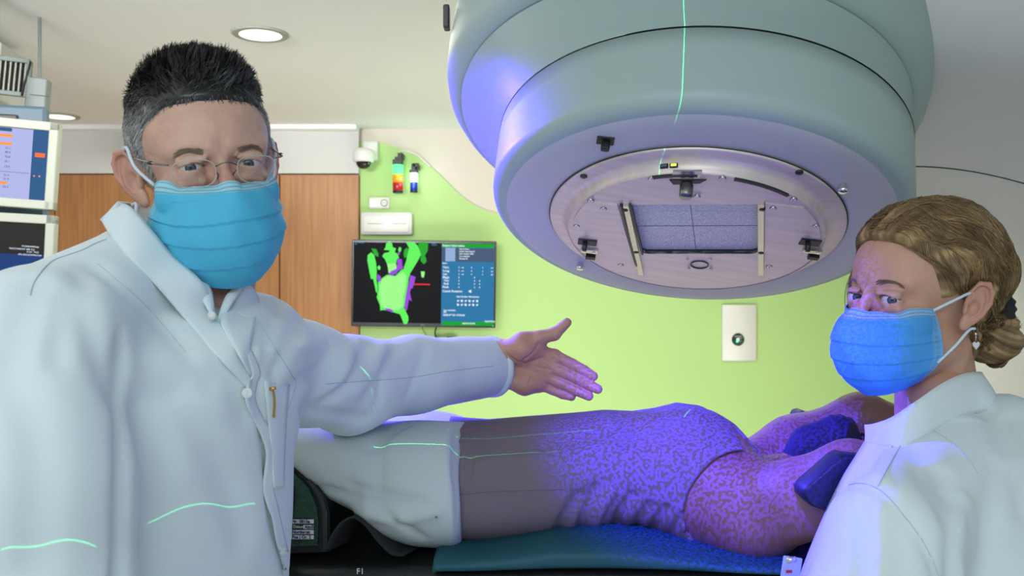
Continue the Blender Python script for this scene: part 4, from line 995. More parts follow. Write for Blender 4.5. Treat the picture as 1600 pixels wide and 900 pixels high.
# ============================ the man
man = empty('person', (-.40, .95, 0), 'grey-haired man in a white coat with glasses and blue mask, arm stretched towards the patient', 'person')
mR = rotm(math.radians(31), math.radians(4), math.radians(-8)); mT = P(320, 264, .99); mS = np.array([.93, .93, .955])
hf = head_field('m', .0032, neckdir=(-.015, .075, -.215), neckr=.060, flare=.62, es=.93)
def hfm(p):
    v = hf(p); m = (np.abs(p[:, 0]) < .075) & (p[:, 1] < -.03) & (np.abs(p[:, 2]) < .09)
    q = p[m].copy(); q[:, 0] = np.abs(q[:, 0]); w_ = v[m]
    for i, (z0, z1) in enumerate(((.004, .012), (-.001, -.001), (-.006, -.013))):        # laughter lines
        w_ = w_ + .0011 * np.exp(-(polyd(q, [(.050, -.072, z0), (.060, -.055, z1), (.066, -.040, z1 * 1.5)]) / .0016) ** 2)
    w_ = w_ + .0012 * np.exp(-(polyd(q, [(.017, -.094, -.010), (.030, -.090, -.017), (.044, -.080, -.014)]) / .0022) ** 2)
    for z in (.050, .062): w_ = w_ + .0006 * np.exp(-(polyd(q, [(.0, -.096, z), (.025, -.090, z + .002), (.045, -.078, z - .002)]) / .0022) ** 2)
    w_ = w_ + .0010 * np.exp(-(polyd(q, [(.006, -.097, .012), (.007, -.096, .028)]) / .0018) ** 2)
    v[m] = w_; return v
def inv(R, T, s): return lambda p: (p - T) @ R / s
Vh, Qh = nets(hfm, (-.105, -.135, -.22), (.105, .135, .135), .0022)
Vl = Vh.copy(); Vh = toworld(Vh, mR, mT, mS)
# hand
YH = 1.53
hp = lambda px, py, dy=0: P(px, py, YH + dy)
fing = [([(866, 556, .004), (893, 569, -.004), (912, 579, -.012), (927, 588, -.020)], [.0112, .0102, .0095, .0080]),
        ([(862, 573, .004), (893, 587, -.006), (914, 598, -.016), (934, 608, -.026)], [.0112, .0102, .0095, .0080]),
        ([(854, 589, .006), (882, 601, -.002), (903, 611, -.012), (920, 619, -.020)], [.0105, .0098, .0090, .0078]),
        ([(842, 600, .010), (863, 609, .006), (879, 616, .000), (893, 620, -.006)], [.0098, .0088, .0082, .0072])]
def handf(p):
    v = None
    W = [hp(778, 548, .01), hp(778, 560, .012), hp(780, 570, .014), hp(782, 580, .014)]
    for (pts, rs), w_ in zip(fing, W):
        k = [hp(*q) for q in pts]
        g = rc(p, w_, k[0], .019, .0125); v = g if v is None else smin(v, g, .012)
    v = smin(v, chain(p, [hp(785, 552, -.004), hp(815, 545, -.010), hp(840, 540, -.004)], [.020, .022, .014], .01), .012)      # thenar
    v = smin(v, chain(p, [hp(790, 592, .0), hp(820, 601, .0), hp(842, 600, .008)], [.015, .017, .0125], .01), .012)           # heel side
    th = chain(p, [hp(818, 534, -.006), hp(843, 528, -.010), hp(866, 522, -.012), hp(886, 504, -.016)], [.018, .0125, .0108, .0078], .004)
    v = smin(v, th, .008)
    v = smin(v, rc(p, hp(770, 560, .012), hp(740, 560, .02), .030, .031), .015)
    for pts, rs in fing:
        k = [hp(*q) for q in pts]; v = smin(v, chain(p, k, rs, .0015), .0022)
    return v
pr = lambda pts, o=-.02: [hp(a, b, o) for a, b in pts]
hcre = []
for pts, w_, d_ in (([(792, 553), (806, 564), (822, 568), (848, 560)], .0022, .0035), ([(820, 568), (842, 574), (860, 578)], .0018, .0022), ([(842, 537), (836, 548), (818, 562), (812, 575)], .0024, .0035),
                    ([(875, 554), (877, 572)], .0014, .0022), ([(848, 598), (858, 600)], .0014, .0018), ([(893, 561), (888, 578)], .0012, .0014), ([(896, 580), (890, 595)], .0012, .0014), ([(912, 571), (906, 588)], .001, .0012), ([(826, 600), (832, 588)], .0015, .002), ([(862, 530), (866, 516)], .0012, .0012)):
    q = castpts(handf, pts, 1.3, 1.75); hcre.append((q, w_, d_))
handg = folds(handf, hcre)
lo = hp(748, 640, -.06); hi = hp(955, 490, .06)
Vd, Qd = nets(handg, np.minimum(lo, hi), np.maximum(lo, hi), .0024)
# rough inner body so the head and hand belong to one body
def innerm(p):
    v = rc(p, P(300, 420, 1.02), P(326, 520, 1.00), .050); v = smin(v, rc(p, P(285, 540, 1.0), (-.40, .98, 1.0), .07, .11), .05)
    v = smin(v, chain(p, [P(400, 560, 1.12), P(545, 605, 1.3), P(745, 560, 1.53)], [.05, .042, .030], .02), .05)
    return smin(v, chain(p, [P(60, 540, .82), P(40, 900, .78)], [.05, .045], .02), .05)
Vi, Qi = nets(innerm, (-.62, .65, .85), (.05, 1.65, 1.62), .014, 1)
V, Q = joinmesh([(Vh, Qh), (Vd, Qd), (Vi, Qi)])
nh = len(Vh)
red = np.zeros(len(V)); red[:nh] = .55 * gauss(Vl, (0, -.11, -.03), (.03, .04, .03)) + .5 * np.clip((np.abs(Vl[:, 0]) - .072) * 60, 0, 1) + .25 * np.clip(gauss(np.abs(Vl * [1, 0, 1]) + Vl * [0, 1, 0], (.04, -.07, -.03), (.03, .04, .02)), 0, 1)
red[nh:nh + len(Vd)] = .35
be = np.zeros(len(V)); be[:nh] = np.clip((-.035 - Vl[:, 2]) * 30, 0, 1) * np.clip((.03 - Vl[:, 1]) * 40, 0, 1) * .6
link('body', V, Q, M['skin_m'], man, True, True, {'red': red, 'beard': be})
gaze = unit(np.array([0, 0, CZ]) - mT)
for s in (-1, 1): eyeball(man, mR @ (np.array([s * .0315, -.0768, .0]) * mS) + mT, gaze, r=.0119)
# eyebrows
rs = np.random.RandomState(3)
def brows(who, R, T, s, hfn, m, n, thick=.006, L=.009, zc=.0185):
    for side in (-1, 1):
        P0 = []; D = []
        t = rs.rand(n); x = .014 + t * .036; z = zc + .0028 * np.sin(t * 2.6) - .002 * t + (rs.rand(n) - .5) * thick * (1 - .6 * t); P0.append(np.stack([side * x, np.full(n, -.085), z], 1)); D.append(np.stack([side * np.ones(n), np.zeros(n), .5 - .9 * t], 1))
        P0 = np.vstack(P0); D = np.vstack(D)
        for _ in range(6): g = grad(hfn, P0); P0 = P0 - g * (hfn(P0) / ((g * g).sum(1) + 1e-6))[:, None]
        off = np.repeat(np.linspace(0, 1, 4)[None] * .0015, len(P0), 0) + .0002
        pt = flow(hfn, P0, lambda p, g, k: D + .0 * p, 4, L / 3, off)
        V, Q = strandmesh(toworld(pt.reshape(-1, 3), R, T, s).reshape(pt.shape), .00034, .0001); link('eyebrow', V, Q, m, who)
brows(man, mR, mT, mS, hfm, M['brow'], 170, .007, .006, .0165)
# hair: a close cap and thousands of short strands
cm = core_field('m')
def regm(p):
    """signed distance into the haired area of the man's head"""
    z = p[:, 2]; y = p[:, 1]; x = np.abs(p[:, 0])
    yf = np.interp(z, [-.03, -.005, .02, .045, .058, .070, .082, .095], [-.018, -.030, -.030, -.038, -.060, -.088, -.120, -.15]) + .010 * np.exp(-((x - .045) / .014) ** 2) * (z > .05)
    r = y - yf
    low = np.interp(y, [-.05, -.018, -.008, .000, .030, .042, .060, .12], [-.012, -.010, .012, .026, .030, -.005, -.050, -.060])
    return np.minimum(r, z - low)
def tm(p):
    top = np.clip((p[:, 2] - .062) / .045, 0, 1); top = top * top * (3 - 2 * top)
    return .0012 + .0065 * top + .002 * np.clip((p[:, 2] - .03) / .04, 0, 1)
def hairm(p):
    t = np.minimum(tm(p), regm(p) * .28 - .0012); n_ = .0006 * hash_noise(p * [1, .6, 1], 260, 2)
    return np.maximum(cm(p) - t + n_, -(cm(p) + .004))
Vc, Qc = nets(hairm, (-.1, -.125, -.075), (.1, .135, .145), .0028)
rs = np.random.RandomState(5)
def roots(core, reg, n, seed=0, lift=0):
    r = np.random.RandomState(seed); d = r.normal(size=(n * 4, 3)); d /= np.linalg.norm(d, axis=1)[:, None]; p = d * .1 + [0, .01, .03]
    for _ in range(8): g = grad(core, p); p = p - g * (core(p) / ((g * g).sum(1) + 1e-6))[:, None]
    return p[reg(p) > .001][:n]
R0 = roots(cm, regm, 17000, 7)
topw = np.clip((R0[:, 2] - .070) / .035, 0, 1); n_ = len(R0)
frontw = np.clip((-R0[:, 1] - .02) / .06, 0, 1)
g0 = grad(cm, R0); g0 /= np.linalg.norm(g0, axis=1)[:, None]
Lh = .0035 + topw * (.009 + .010 * frontw) * (.6 + .8 * rs.rand(n_)) + .003 * np.clip((R0[:, 2] - .03) / .03, 0, 1)
rnd = rs.normal(size=(n_, 3))
# direction: top forward and upward into spikes, sides down and back
dtop = g0 * (.22 + .25 * frontw)[:, None] + np.stack([.12 + .10 * rnd[:, 0], -.62 + .52 * frontw - .12 * rnd[:, 1], .12 + .45 * frontw + .12 * rnd[:, 2]], 1)
dsid = g0 * .25 + np.stack([.08 * rnd[:, 0], .35 + .2 * rnd[:, 1], -.8 + .2 * rnd[:, 2]], 1)
D0 = dsid * (1 - topw)[:, None] + dtop * topw[:, None]; D0 /= np.linalg.norm(D0, axis=1)[:, None]
k = 6; t = np.linspace(0, 1, k)
pt = R0[:, None] + g0[:, None] * (.0004 + .85 * np.minimum(tm(R0), np.maximum(regm(R0) * .28 - .0012, 0)))[:, None, None] + D0[:, None] * (Lh[:, None] * t)[..., None] + (g0[:, None] * (topw * .005 + .001)[:, None, None] * np.sin(t * 1.57)[None, :, None]) + np.array([0, 0, 1.0]) * (topw * .004 * frontw)[:, None, None] * (t ** 2)[None, :, None] + (rnd[:, None] * (t ** 2)[None, :, None]) * .0008 * topw[:, None, None]
cl = rs.choice(np.where(topw > .2)[0], 420); dd = ((R0[:, None] - R0[cl][None]) ** 2).sum(2); nc = cl[dd.argmin(1)]
pt += (pt[nc] + (R0 - R0[nc])[:, None] * .25 - pt) * (t ** 1.5 * .55)[None, :, None] * (topw > .15)[:, None, None]
Vs, Qs = strandmesh(pt, .00050, .00012)
grey = lambda p: np.clip((.074 - p[:, 2]) / .030, 0, 1) * np.clip((np.abs(p[:, 0]) - .040) / .018 + np.clip((p[:, 1] - .04) * 40, 0, 1), 0, 1) * (.75 + .25 * np.sin(p[:, 2] * 900 + p[:, 1] * 700))
gs = np.repeat(np.clip(grey(R0) + (rs.rand(n_) - .5) * .3 + .22 * frontw * (rs.rand(n_) > .45), 0, 1), k * 3)
V, Q = joinmesh([(Vc, Qc), (Vs, Qs)]); gr = np.concatenate([grey(Vc) * .75, gs])
link('hair', toworld(V, mR, mT, mS), Q, M['hair_m'], man, True, True, {'grey': gr})
# mask
mrows = [(0, -.021, -.102, .060, -.036, -.014), (.2, -.036, -.127, .066, -.030, -.030), (.45, -.066, -.134, .074, -.024, -.048), (.65, -.092, -.128, .078, -.020, -.064), (.85, -.116, -.110, .066, -.030, -.092), (1, -.134, -.084, .048, -.040, -.112)]
msk, MG = facemask('surgical_mask', man, mR, mT, M['maskb'], mS, mrows, 1, hf=hf)
mw = lambda q: mR @ (np.array(q, float) * mS) + mT
for s in (-1, 1):
    j = 1 if s < 0 else 95
    a = MG[2, j]; b = MG[60, j]
    for nm, st_, en in (('ear_loop', a, (.083 * s, -.004, .028)), ('ear_loop', b, (.080 * s, .006, -.034))):
        md = (np.array(st_) + np.array(en)) / 2 + [.006 * s, 0, 0]
        MB().tube(spline([mw(st_), mw(md), mw(en), mw(np.array(en) + [0.002 * s, .014, 0])], 16), .0019, 8).out(nm, M['loop'], msk, True)
# glasses
gl = empty('spectacles', mw((0, -.11, 0)), None, None); gl.parent = man; gl.matrix_parent_inverse = MW(man).inverted()
glass = bpy.data.materials.new('spectacle_glass'); glass.use_nodes = True; b = glass.node_tree.nodes['Principled BSDF']
b.inputs['Base Color'].default_value = (.95, .97, 1, 1); b.inputs['Roughness'].default_value = .02; b.inputs['IOR'].default_value = 1.1; b.inputs['Transmission Weight'].default_value = 1; b.inputs['Alpha'].default_value = .35
def lens_outline(s, n=40):
    o = []
    for q in np.linspace(0, 2 * math.pi, n, endpoint=False):
        c, s_ = math.cos(q), math.sin(q); x = .0225 * np.sign(c) * abs(c) ** .72; z = .0135 * np.sign(s_) * abs(s_) ** .72
        if s_ < 0: z *= 1.12
        X = s * (.034 + x); o.append((X, -.1045 + .16 * (abs(X) - .01) ** 1.0 + .0 * z + .10 * (-z) * 0, z - .006))
    return o
for s in (-1, 1):
    o = lens_outline(s); pts = [mw(q) for q in o]; c_ = mw(np.mean(o, 0)); nn_ = mR @ np.array([0, -1, 0]); n = len(pts)
    v = [c_] + pts + [c_ + nn_ * .0012] + [q + nn_ * .0012 for q in pts]
    f = [(0, 1 + (i + 1) % n, 1 + i) for i in range(n)] + [(n + 1, n + 2 + i, n + 2 + (i + 1) % n) for i in range(n)] + [(1 + i, 1 + (i+1) % n, n + 2 + (i+1) % n, n + 2 + i) for i in range(n)]
    ln = link('lens', v, f, glass, gl, False)
    MB().tube([q + nn_ * .0006 for q in pts + pts[:2]], .00050, 6, False).out('lens_edge', mat('clear_edge', (.45, .48, .50), .15), gl, True)
    # temple
    MB().tube(spline([mw((s * .058, -.0965, .004)), mw((s * .068, -.088, .006)), mw((s * .073, -.060, .010)), mw((s * .079, -.020, .016)), mw((s * .081, .008, .020)), mw((s * .078, .026, .004))], 30), .0010, 8).out('temple', M['wire'], gl, True)
    MB().tube([mw((s * .071, -.074, .008)), mw((s * .073, -.066, .009))], .0019, 8).out('hinge', M['dkmetal'], gl, True)
    MB().tube(spline([mw((s * .011, -.103, -.006)), mw((s * .008, -.098, -.010)), mw((s * .0085, -.094, -.014))], 8), .0006, 6).out('nose_pad', M['wire'], gl, True)
MB().tube(spline([mw((-.0115, -.1045, -.001)), mw((-.004, -.110, .002)), mw((.004, -.110, .002)), mw((.0115, -.1045, -.001))], 12), .0008, 8).out('bridge', M['wire'], gl, True)

# coat of the man
angm = math.atan2(.34, .19)
def coatm0(p):
    tor = column(p, 2, [(.55, -.455, .99, .22, .15), (1.0, -.448, .985, .21, .145), (1.2, -.432, .975, .205, .140), (1.35, -.410, .97, .195, .132), (1.43, -.378, .97, .175, .120), (1.485, -.345, .975, .130, .098), (1.53, -.335, .985, .05, .05)], angm, 2.3)
    v = tor
    v = smin(v, rc(p, P(72, 548, .82), P(203, 432, .955), .080, .055), .05)       # right shoulder up to the neck
    v = smin(v, rc(p, P(388, 545, 1.10), P(330, 530, 1.04), .066, .060), .05)
    sl = chain(p, [P(58, 545, .81), P(38, 760, .77), P(45, 980, .76), P(60, 1300, .78)], [.078, .083, .080, .076], .03)
    v = smin(v, sl, .010)
    ar = chain(p, [P(392, 555, 1.11), P(470, 585, 1.20), P(545, 603, 1.30), P(650, 585, 1.42), P(768, 573, 1.545)], [.070, .064, .0605, .056, .0515], .03)
    ar = np.maximum(ar, (p - P(768, 573, 1.545)) @ unit(P(768, 573, 1.545) - P(650, 585, 1.42)))
    v = smin(v, ar, .03)
    v = smax(v, -ell(p, P(342, 448, .93), (.022, .06, .028)), .008)
    return v
def coatm1(p):
    v = coatm0(p)
    n1 = hash_noise(p * np.array([1, 1, .35]), 26, 11); n2 = hash_noise(p * np.array([1, 1, .55]), 60, 12)
    return v + .0045 * n1 + .0012 * n2
Lm = []
def addf(lst, f, pts, w_, d_, y0=.5, y1=2.2, n=None):
    q = castpts(f, spline(pts, n or 6 * len(pts)), y0, y1); q = q[q[:, 1] < y1 - .02]; lst.append((q, w_, d_)); return q
F_ = Lm
addf(F_, coatm1, [(192, 530), (189, 620), (191, 720), (190, 800), (187, 905)], .007, .020)                 # sleeve against the torso
addf(F_, coatm1, [(100, 455), (95, 500), (88, 560)], .009, .008); addf(F_, coatm1, [(60, 450), (30, 520), (10, 600)], .014, .008)
addf(F_, coatm1, [(130, 430), (128, 480), (150, 540), (180, 620)], .012, .007); addf(F_, coatm1, [(40, 620), (60, 720), (55, 880)], .016, .006)
addf(F_, coatm1, [(150, 415), (200, 455), (260, 510), (330, 590)], .013, .006); addf(F_, coatm1, [(280, 620), (340, 720), (380, 840)], .018, .006)
addf(F_, coatm1, [(230, 640), (240, 740), (230, 880)], .022, .006)
addf(F_, coatm1, [(300, 460), (350, 560), (385, 640)], .014, .005)
# elbow and forearm folds
for pts, w_, d_ in (([(520, 545), (500, 575), (470, 595), (445, 612)], .007, .010), ([(548, 545), (540, 575), (520, 600), (500, 612)], .008, -.007), ([(575, 540), (560, 570), (545, 600), (510, 625)], .007, .009), ([(600, 540), (585, 575), (560, 610)], .008, -.006),
                    ([(470, 500), (450, 540), (430, 580)], .010, .007), ([(440, 470), (420, 520), (418, 560)], .009, .006), ([(620, 545), (600, 580), (590, 630)], .008, .005), ([(665, 540), (655, 575), (640, 610)], .008, .004), ([(470, 640), (520, 648), (570, 655)], .009, .006),
                    ([(700, 560), (640, 575), (580, 590)], .009, .003)):
    addf(F_, coatm1, pts, w_, d_)
coatm = folds(coatm1, Lm)
# open front: a groove where the two halves meet
plk = [(372, 500), (392, 560), (402, 605), (410, 660), (418, 720), (420, 770), (430, 830), (452, 905)]
Lm2 = []; addf(Lm2, coatm, plk, .005, .020, n=40); coatm = folds(coatm, Lm2)
ct = fieldobj('coat', coatm, (-.68, .62, .52), (.06, 1.68, 1.70), .0075, M['coat'], man)
def strip_on(f, name, pts, w_px, m, parent, lift=.003, y0=.5, y1=2.2, thick=.002):
    a = spline(pts, 40); t = np.gradient(a, axis=0); nrm = np.stack([-t[:, 1], t[:, 0]], 1); nrm /= np.linalg.norm(nrm, axis=1)[:, None] + 1e-9
    A_ = castpts(f, a - nrm * w_px / 2, y0, y1); B_ = castpts(f, a + nrm * w_px / 2, y0, y1); A_[:, 1] -= lift; B_[:, 1] -= lift
    return ribbon(name, A_, B_, thick, m, parent, 60, 3, bulge=.0015)
def seam_on(f, name, pts, r, m, parent, y0=.5, y1=2.2):
    q = castpts(f, spline(pts, 60), y0, y1); q = q[q[:, 1] < y1 - .02]; return MB().tube(q, r, 5).out(name, m, parent, True)
seam_on(coatm, 'armhole_seam', [(166, 374), (150, 380), (128, 391), (105, 399), (82, 408), (65, 424), (52, 444), (47, 462)], .00085, M['coatseam'], ct)
seam_on(coatm, 'yoke_seam', [(152, 412), (185, 440), (230, 480), (290, 550)], .0006, M['coatseam'], ct)
seam_on(coatm, 'armhole_seam', [(402, 500), (430, 545), (455, 585), (462, 600), (450, 640)], .0007, M['coatseam'], ct)
seam_on(coatm, 'sleeve_seam', [(770, 572), (700, 580), (640, 590), (560, 596), (510, 600)], .0006, M['coatseam'], ct)
# cuff
ca, cb = P(768, 573, 1.545), P(745, 575.5, 1.521); ax_ = Vector(ca - cb).normalized(); Rq = ax_.to_track_quat('Z', 'Y').to_matrix()
MB().lathe([(.0485, -.006), (.0525, -.006), (.0530, .0), (.0530, .004), (.0505, .005), (.0485, .0035), (.0475, -.02)], 48, Rq, ca - np.array(ax_) * .001, False).out('cuff', M['coat'], ct, True)

# wavy loose edge of the front
we = [(388, 545), (399, 580), (392, 600), (390, 625), (402, 655), (414, 680), (421, 705), (418, 735), (415, 760), (422, 785), (430, 805), (436, 840), (446, 875), (458, 910)]
we2 = [(394, 548), (407, 580), (402, 600), (400, 625), (413, 655), (427, 680), (433, 705), (430, 735), (428, 760), (434, 785), (438, 805), (446, 840), (456, 875), (468, 910)]
A_ = castpts(coatm, spline(we, 60)) ; B_ = castpts(coatm, spline(we2, 60)); A_[:, 1] -= .012; B_[:, 1] -= .002
ribbon('loose_front_edge', A_, B_, .0016, M['coat'], ct, 90, 4, bulge=0)
# collar of the coat: near side runs from the nape down to the opening
cA = [P(186, 318, .935), P(205, 322, .925), P(240, 362, .93), (P(272, 400, .94)), P(318, 446, .955), P(352, 500, .975), P(392, 565, 1.0)]
cB = [P(158, 345, .93), P(172, 368, .905), P(205, 405, .90), P(245, 440, .905), P(290, 480, .92), P(336, 525, .945), P(388, 590, .985)]
def laid(f, pts, Ys, lift, lim=.06):
    """depth of each pixel point just in front of the cloth"""
    q = castpts(f, pts); return [(k_[1] if abs(k_[1] - Y_) < lim else Y_) - lift for k_, Y_ in zip(q, Ys)]
def onto(f, pts, Ys, dy=0.0, lim=.12, y0=.5, y1=2.2):
    """pixel points laid on the cloth where it is met, else at the given depths"""
    q = castpts(f, pts, y0, y1); o = []
    for (a, b_), Y_, k_ in zip(pts, Ys, q): o.append(P(a, b_, (k_[1] if abs(k_[1] - Y_) < lim else Y_) + dy))
    return o
bpx = [(160, 347), (176, 372), (203, 405), (238, 440), (290, 500), (342, 560), (391, 612)]
cB = [P(a_, b_, y_ - .001) for (a_, b_), y_ in zip(bpx, laid(coatm, bpx, [.925, .893, .874, .884, .905, .906, .917], .001))]
apx = [(186, 317), (206, 326), (238, 362), (272, 402), (316, 442), (336, 484), (364, 534), (394, 590)]
cA = [P(a_, b_, y_) for (a_, b_), y_ in zip(apx, [.95, .925, .915, .915, .915] + laid(coatm, apx[5:], [.915, .91, .915], .006))]
cn = ribbon('collar_near', cA, cB, .0030, M['coat'], ct, 60, 8, bulge=.003)
fa_ = [(372, 430), (392, 446), (404, 470), (397, 510), (390, 545), (394, 580)]; fb_ = [(356, 462), (350, 478), (345, 500), (358, 530), (376, 560), (392, 590)]
cA2 = [P(a_, b_, y_) for (a_, b_), y_ in zip(fa_, laid(coatm, fa_, [.98, .98, .97, .95, .94, .93], .004))]
cB2 = [P(a_, b_, y_) for (a_, b_), y_ in zip(fb_, laid(coatm, fb_, [.945, .94, .93, .92, .92, .92], .008))]
ribbon('collar_far', cA2, cB2, .0025, M['coat'], ct, 40, 6, bulge=.004)
# back part of the collar around the nape
ribbon('collar_back', [P(186, 318, .935), P(188, 316, .99), P(215, 320, 1.04), P(260, 335, 1.06)], [P(158, 345, .93), P(165, 345, 1.0), P(200, 350, 1.06), P(260, 370, 1.08)], .0035, M['coat'], ct, 30, 4)
# shirt collar under the coat
def shcol(a, b, ya, yb): ribbon('shirt_collar', [P(*q, y) for q, y in zip(a, ya)], [P(*q, y) for q, y in zip(b, yb)], .002, M['coat'], man, 40, 6, bulge=.003)
shcol([(300, 428), (318, 436), (329, 452), (333, 470), (334, 488)], [(288, 436), (303, 452), (316, 470), (326, 486), (336, 502)], [.935, .932, .930, .928, .925], [.925, .922, .920, .918, .915])
shcol([(366, 430), (364, 448), (354, 462), (347, 478), (341, 500)], [(380, 434), (377, 452), (364, 472), (354, 490), (343, 512)], [.965, .955, .945, .938, .925], [.97, .96, .945, .935, .92])
MB().lathe([(.0001, 0), (.0045, .0), (.0045, .0015), (.0001, .0012)], 16, RY, P(331, 493, .908), False).out('button', M['white'], ct, True)
# breast pocket with the pen clip
pk = [(414, 594), (418, 640), (424, 700), (428, 760)]
A_ = castpts(coatm, spline(pk, 20)); B_ = castpts(coatm, spline([(453, 600), (449, 645), (446, 700), (444, 760)], 20)); A_[:, 1] -= .003; B_[:, 1] -= .003
po = ribbon('breast_pocket', A_, B_, .0022, M['coat'], ct, 30, 6, bulge=.006)
pc = castpts(coatm, [(429, 606), (433, 612), (434, 630), (433, 648)]); pc[:, 1] -= .013
pen = empty('pen', pc[1], 'gold clip of a pen in the breast pocket of the white coat of the man', 'pen')
MB().tube(spline(pc, 16), .0011, 8).out('clip', M['gold'], pen, True); MB().tube([pc[0] + [-.003, .003, .0], pc[0] + [.004, .002, .001]], .0017, 10).out('cap', M['gold'], pen, True)
MB().lathe([(.0001, -.002), (.0018, 0), (.0001, .002)], 10, c=pc[-1], close=False).out('clip_ball', M['gold'], pen, True)
for a_, b_ in ((392, 612),):
    q = castpts(coatm, [(a_, b_)])[0]; MB().lathe([(.0001, 0), (.0055, .0), (.0055, .0018), (.004, .0022), (.0001, .0016)], 20, RY, q - [0, .012, 0], False).out('button', M['white'], ct, True)
stand_legs(man, -.40, .99, .5, .86, .62, 'man')

# ============================ the woman
wom = empty('person', (.55, 1.1, 0), 'woman with blond-brown pinned-up hair, blue mask and white coat, looking back over her shoulder', 'person')
wR = rotm(math.radians(-70), math.radians(0), math.radians(3)); wT = P(1438, 466, 1.17); wS = .97
hw = head_field('w', .0054, neckdir=(.010, .055, -.24), neckr=.049, es=.88, flare=.38)
Vh, Qh = nets(hw, (-.105, -.135, -.22), (.105, .135, .135), .0022)
Vl = Vh; nh = len(Vl)
def innerw(p):
    v = rc(p, P(1470, 620, 1.15), P(1490, 720, 1.14), .04, .045); v = smin(v, rc(p, P(1490, 740, 1.14), (.56, 1.14, 1.0), .06, .10), .05)
    v = smin(v, chain(p, [P(1385, 840, .95), P(1340, 1050, .90)], [.045, .04], .02), .05); return smin(v, chain(p, [(.62, 1.27, 1.38), (.50, 1.38, 1.12)], [.045, .04], .02), .05)
Vi, Qi = nets(innerw, (.30, .75, .85), (.80, 1.5, 1.6), .014, 1)
V, Q = joinmesh([(toworld(Vh, wR, wT, wS), Qh), (Vi, Qi)])
red = np.zeros(len(V)); red[:nh] = .35 * gauss(Vl, (0, -.11, -.03), (.03, .04, .03)) + .4 * np.clip((np.abs(Vl[:, 0]) - .070) * 60, 0, 1) + .25 * gauss(np.stack([np.abs(Vl[:, 0]), Vl[:, 1], Vl[:, 2]], 1), (.045, -.065, -.035), (.025, .04, .02))
link('body', V, Q, M['skin_w'], wom, True, True, {'red': red, 'beard': np.zeros(len(V))})
gaze = unit(np.array([0, 0, CZ]) - wT)
for s in (-1, 1): eyeball(wom, wR @ (np.array([s * .0315, -.0768, .0]) * wS) + wT, gaze, r=.0124)
rs = np.random.RandomState(9); brows(wom, wR, wT, wS, hw, M['brow'], 150, .0052, .007, .0215)
# lashes
for s in (-1, 1):
    q = [wR @ (np.array([s * (.0315 + .0145 * t_), -.0905 + .010 * t_ * t_ + .003 * t_, .0052 * (1 - t_ * t_) + .0012]) * wS) + wT for t_ in np.linspace(-1, 1, 12)]
    MB().tube(q, .0006, 5).out('eyelashes', M['dkmetal'], wom, True)
    q = [mR @ (np.array([s * (.0315 + .0145 * t_), -.0905 + .010 * t_ * t_ + .003 * t_, .0040 * (1 - t_ * t_) + .0010]) * mS) + mT for t_ in np.linspace(-1, 1, 12)]
    MB().tube(q, .0005, 5).out('eyelashes', M['brow'], man, True)
# hair swept back into a low knot
cw = core_field('w'); BUN = np.array([.004, .112, -.030])
def corew(p): return smin(cw(p), ell(p, BUN + [0, .008, -.028], (.036, .030, .036)), .02)
def regw(p):
    z = p[:, 2]; y = p[:, 1]; x = np.abs(p[:, 0])
    yf = np.interp(z, [-.07, -.03, .00, .02, .05, .062, .075, .090, .1], [-.000, .000, -.028, -.038, -.050, -.062, -.078, -.105, -.15])
    low = np.interp(y, [-.06, -.03, -.012, .01, .032, .040, .055, .09, .15], [.030, .002, .004, .022, .016, -.030, -.075, -.090, -.09])
    return np.minimum(y - yf, z - low)
AX0 = np.array([-.0, -.110, .010]); axw = unit(BUN - AX0)
e1 = unit(np.cross(axw, [1, 0, 0])); e2 = np.cross(axw, e1)
def phi(p): q = p - AX0; return np.arctan2(q @ e2, q @ e1)
def hairw(p):
    r = regw(p); t = np.minimum(.006 + .010 * np.clip((p[:, 1] + .09) / .06, 0, 1) * np.clip((p[:, 2] + .06) / .08, .3, 1), r * .55 - .001)
    f_ = phi(p); s_ = (p - AX0) @ axw
    t = t + np.clip(r * 25, 0, 1) * (.0018 * np.sin(f_ * 9 + 14 * s_ + 1) + .0011 * np.sin(f_ * 23 - 30 * s_) + .0006 * np.sin(f_ * 57 + 50 * s_))
    t = t - .0015 * np.exp(-((p[:, 0] + .012) / .004) ** 2) * (p[:, 2] > .08) * (p[:, 1] < .01)
    return np.maximum(corew(p) - t, -(corew(p) + .004))
Vc, Qc = nets(hairw, (-.105, -.13, -.12), (.105, .165, .15), .0028)
def surfw(p):
    r = regw(p); t = np.minimum(.006 + .010 * np.clip((p[:, 1] + .09) / .06, 0, 1) * np.clip((p[:, 2] + .06) / .08, .3, 1), r * .55 - .001)
    f_ = phi(p); s_ = (p - AX0) @ axw
    t = t + np.clip(r * 25, 0, 1) * (.0018 * np.sin(f_ * 9 + 14 * s_ + 1) + .0011 * np.sin(f_ * 23 - 30 * s_))
    return corew(p) - np.maximum(t, .001)
R0 = roots(cw, regw, 5200, 21); n_ = len(R0); rs = np.random.RandomState(8)
def dirw(p, g, k):
    d = BUN + np.array([0, .0, -.015]) - p; d /= np.linalg.norm(d, axis=1)[:, None] + 1e-9; s_ = (p - AX0) @ axw
    tw = np.cross(np.tile(axw, (len(p), 1)), g); wav = .22 * np.sin(s_ * 75 + phi(p) * 3)
    return d + tw * wav[:, None] + np.array([0, 0, -.12]) + rw * .10
rw = rs.normal(size=(n_, 3)); off = .0003 + .0022 * rs.rand(n_)[:, None] * np.ones((1, 16)) + .0006 * rs.normal(size=(n_, 16))
pt = flow(surfw, R0, dirw, 16, .0045 + .003 * rs.rand(n_), off)
fl = pt.reshape(-1, 3); bad = ((regw(fl) < -.003) & (fl[:, 1] < .0)).reshape(pt.shape[:2]).any(1); pt = pt[~bad]; R0 = R0[~bad]; n_ = len(R0)
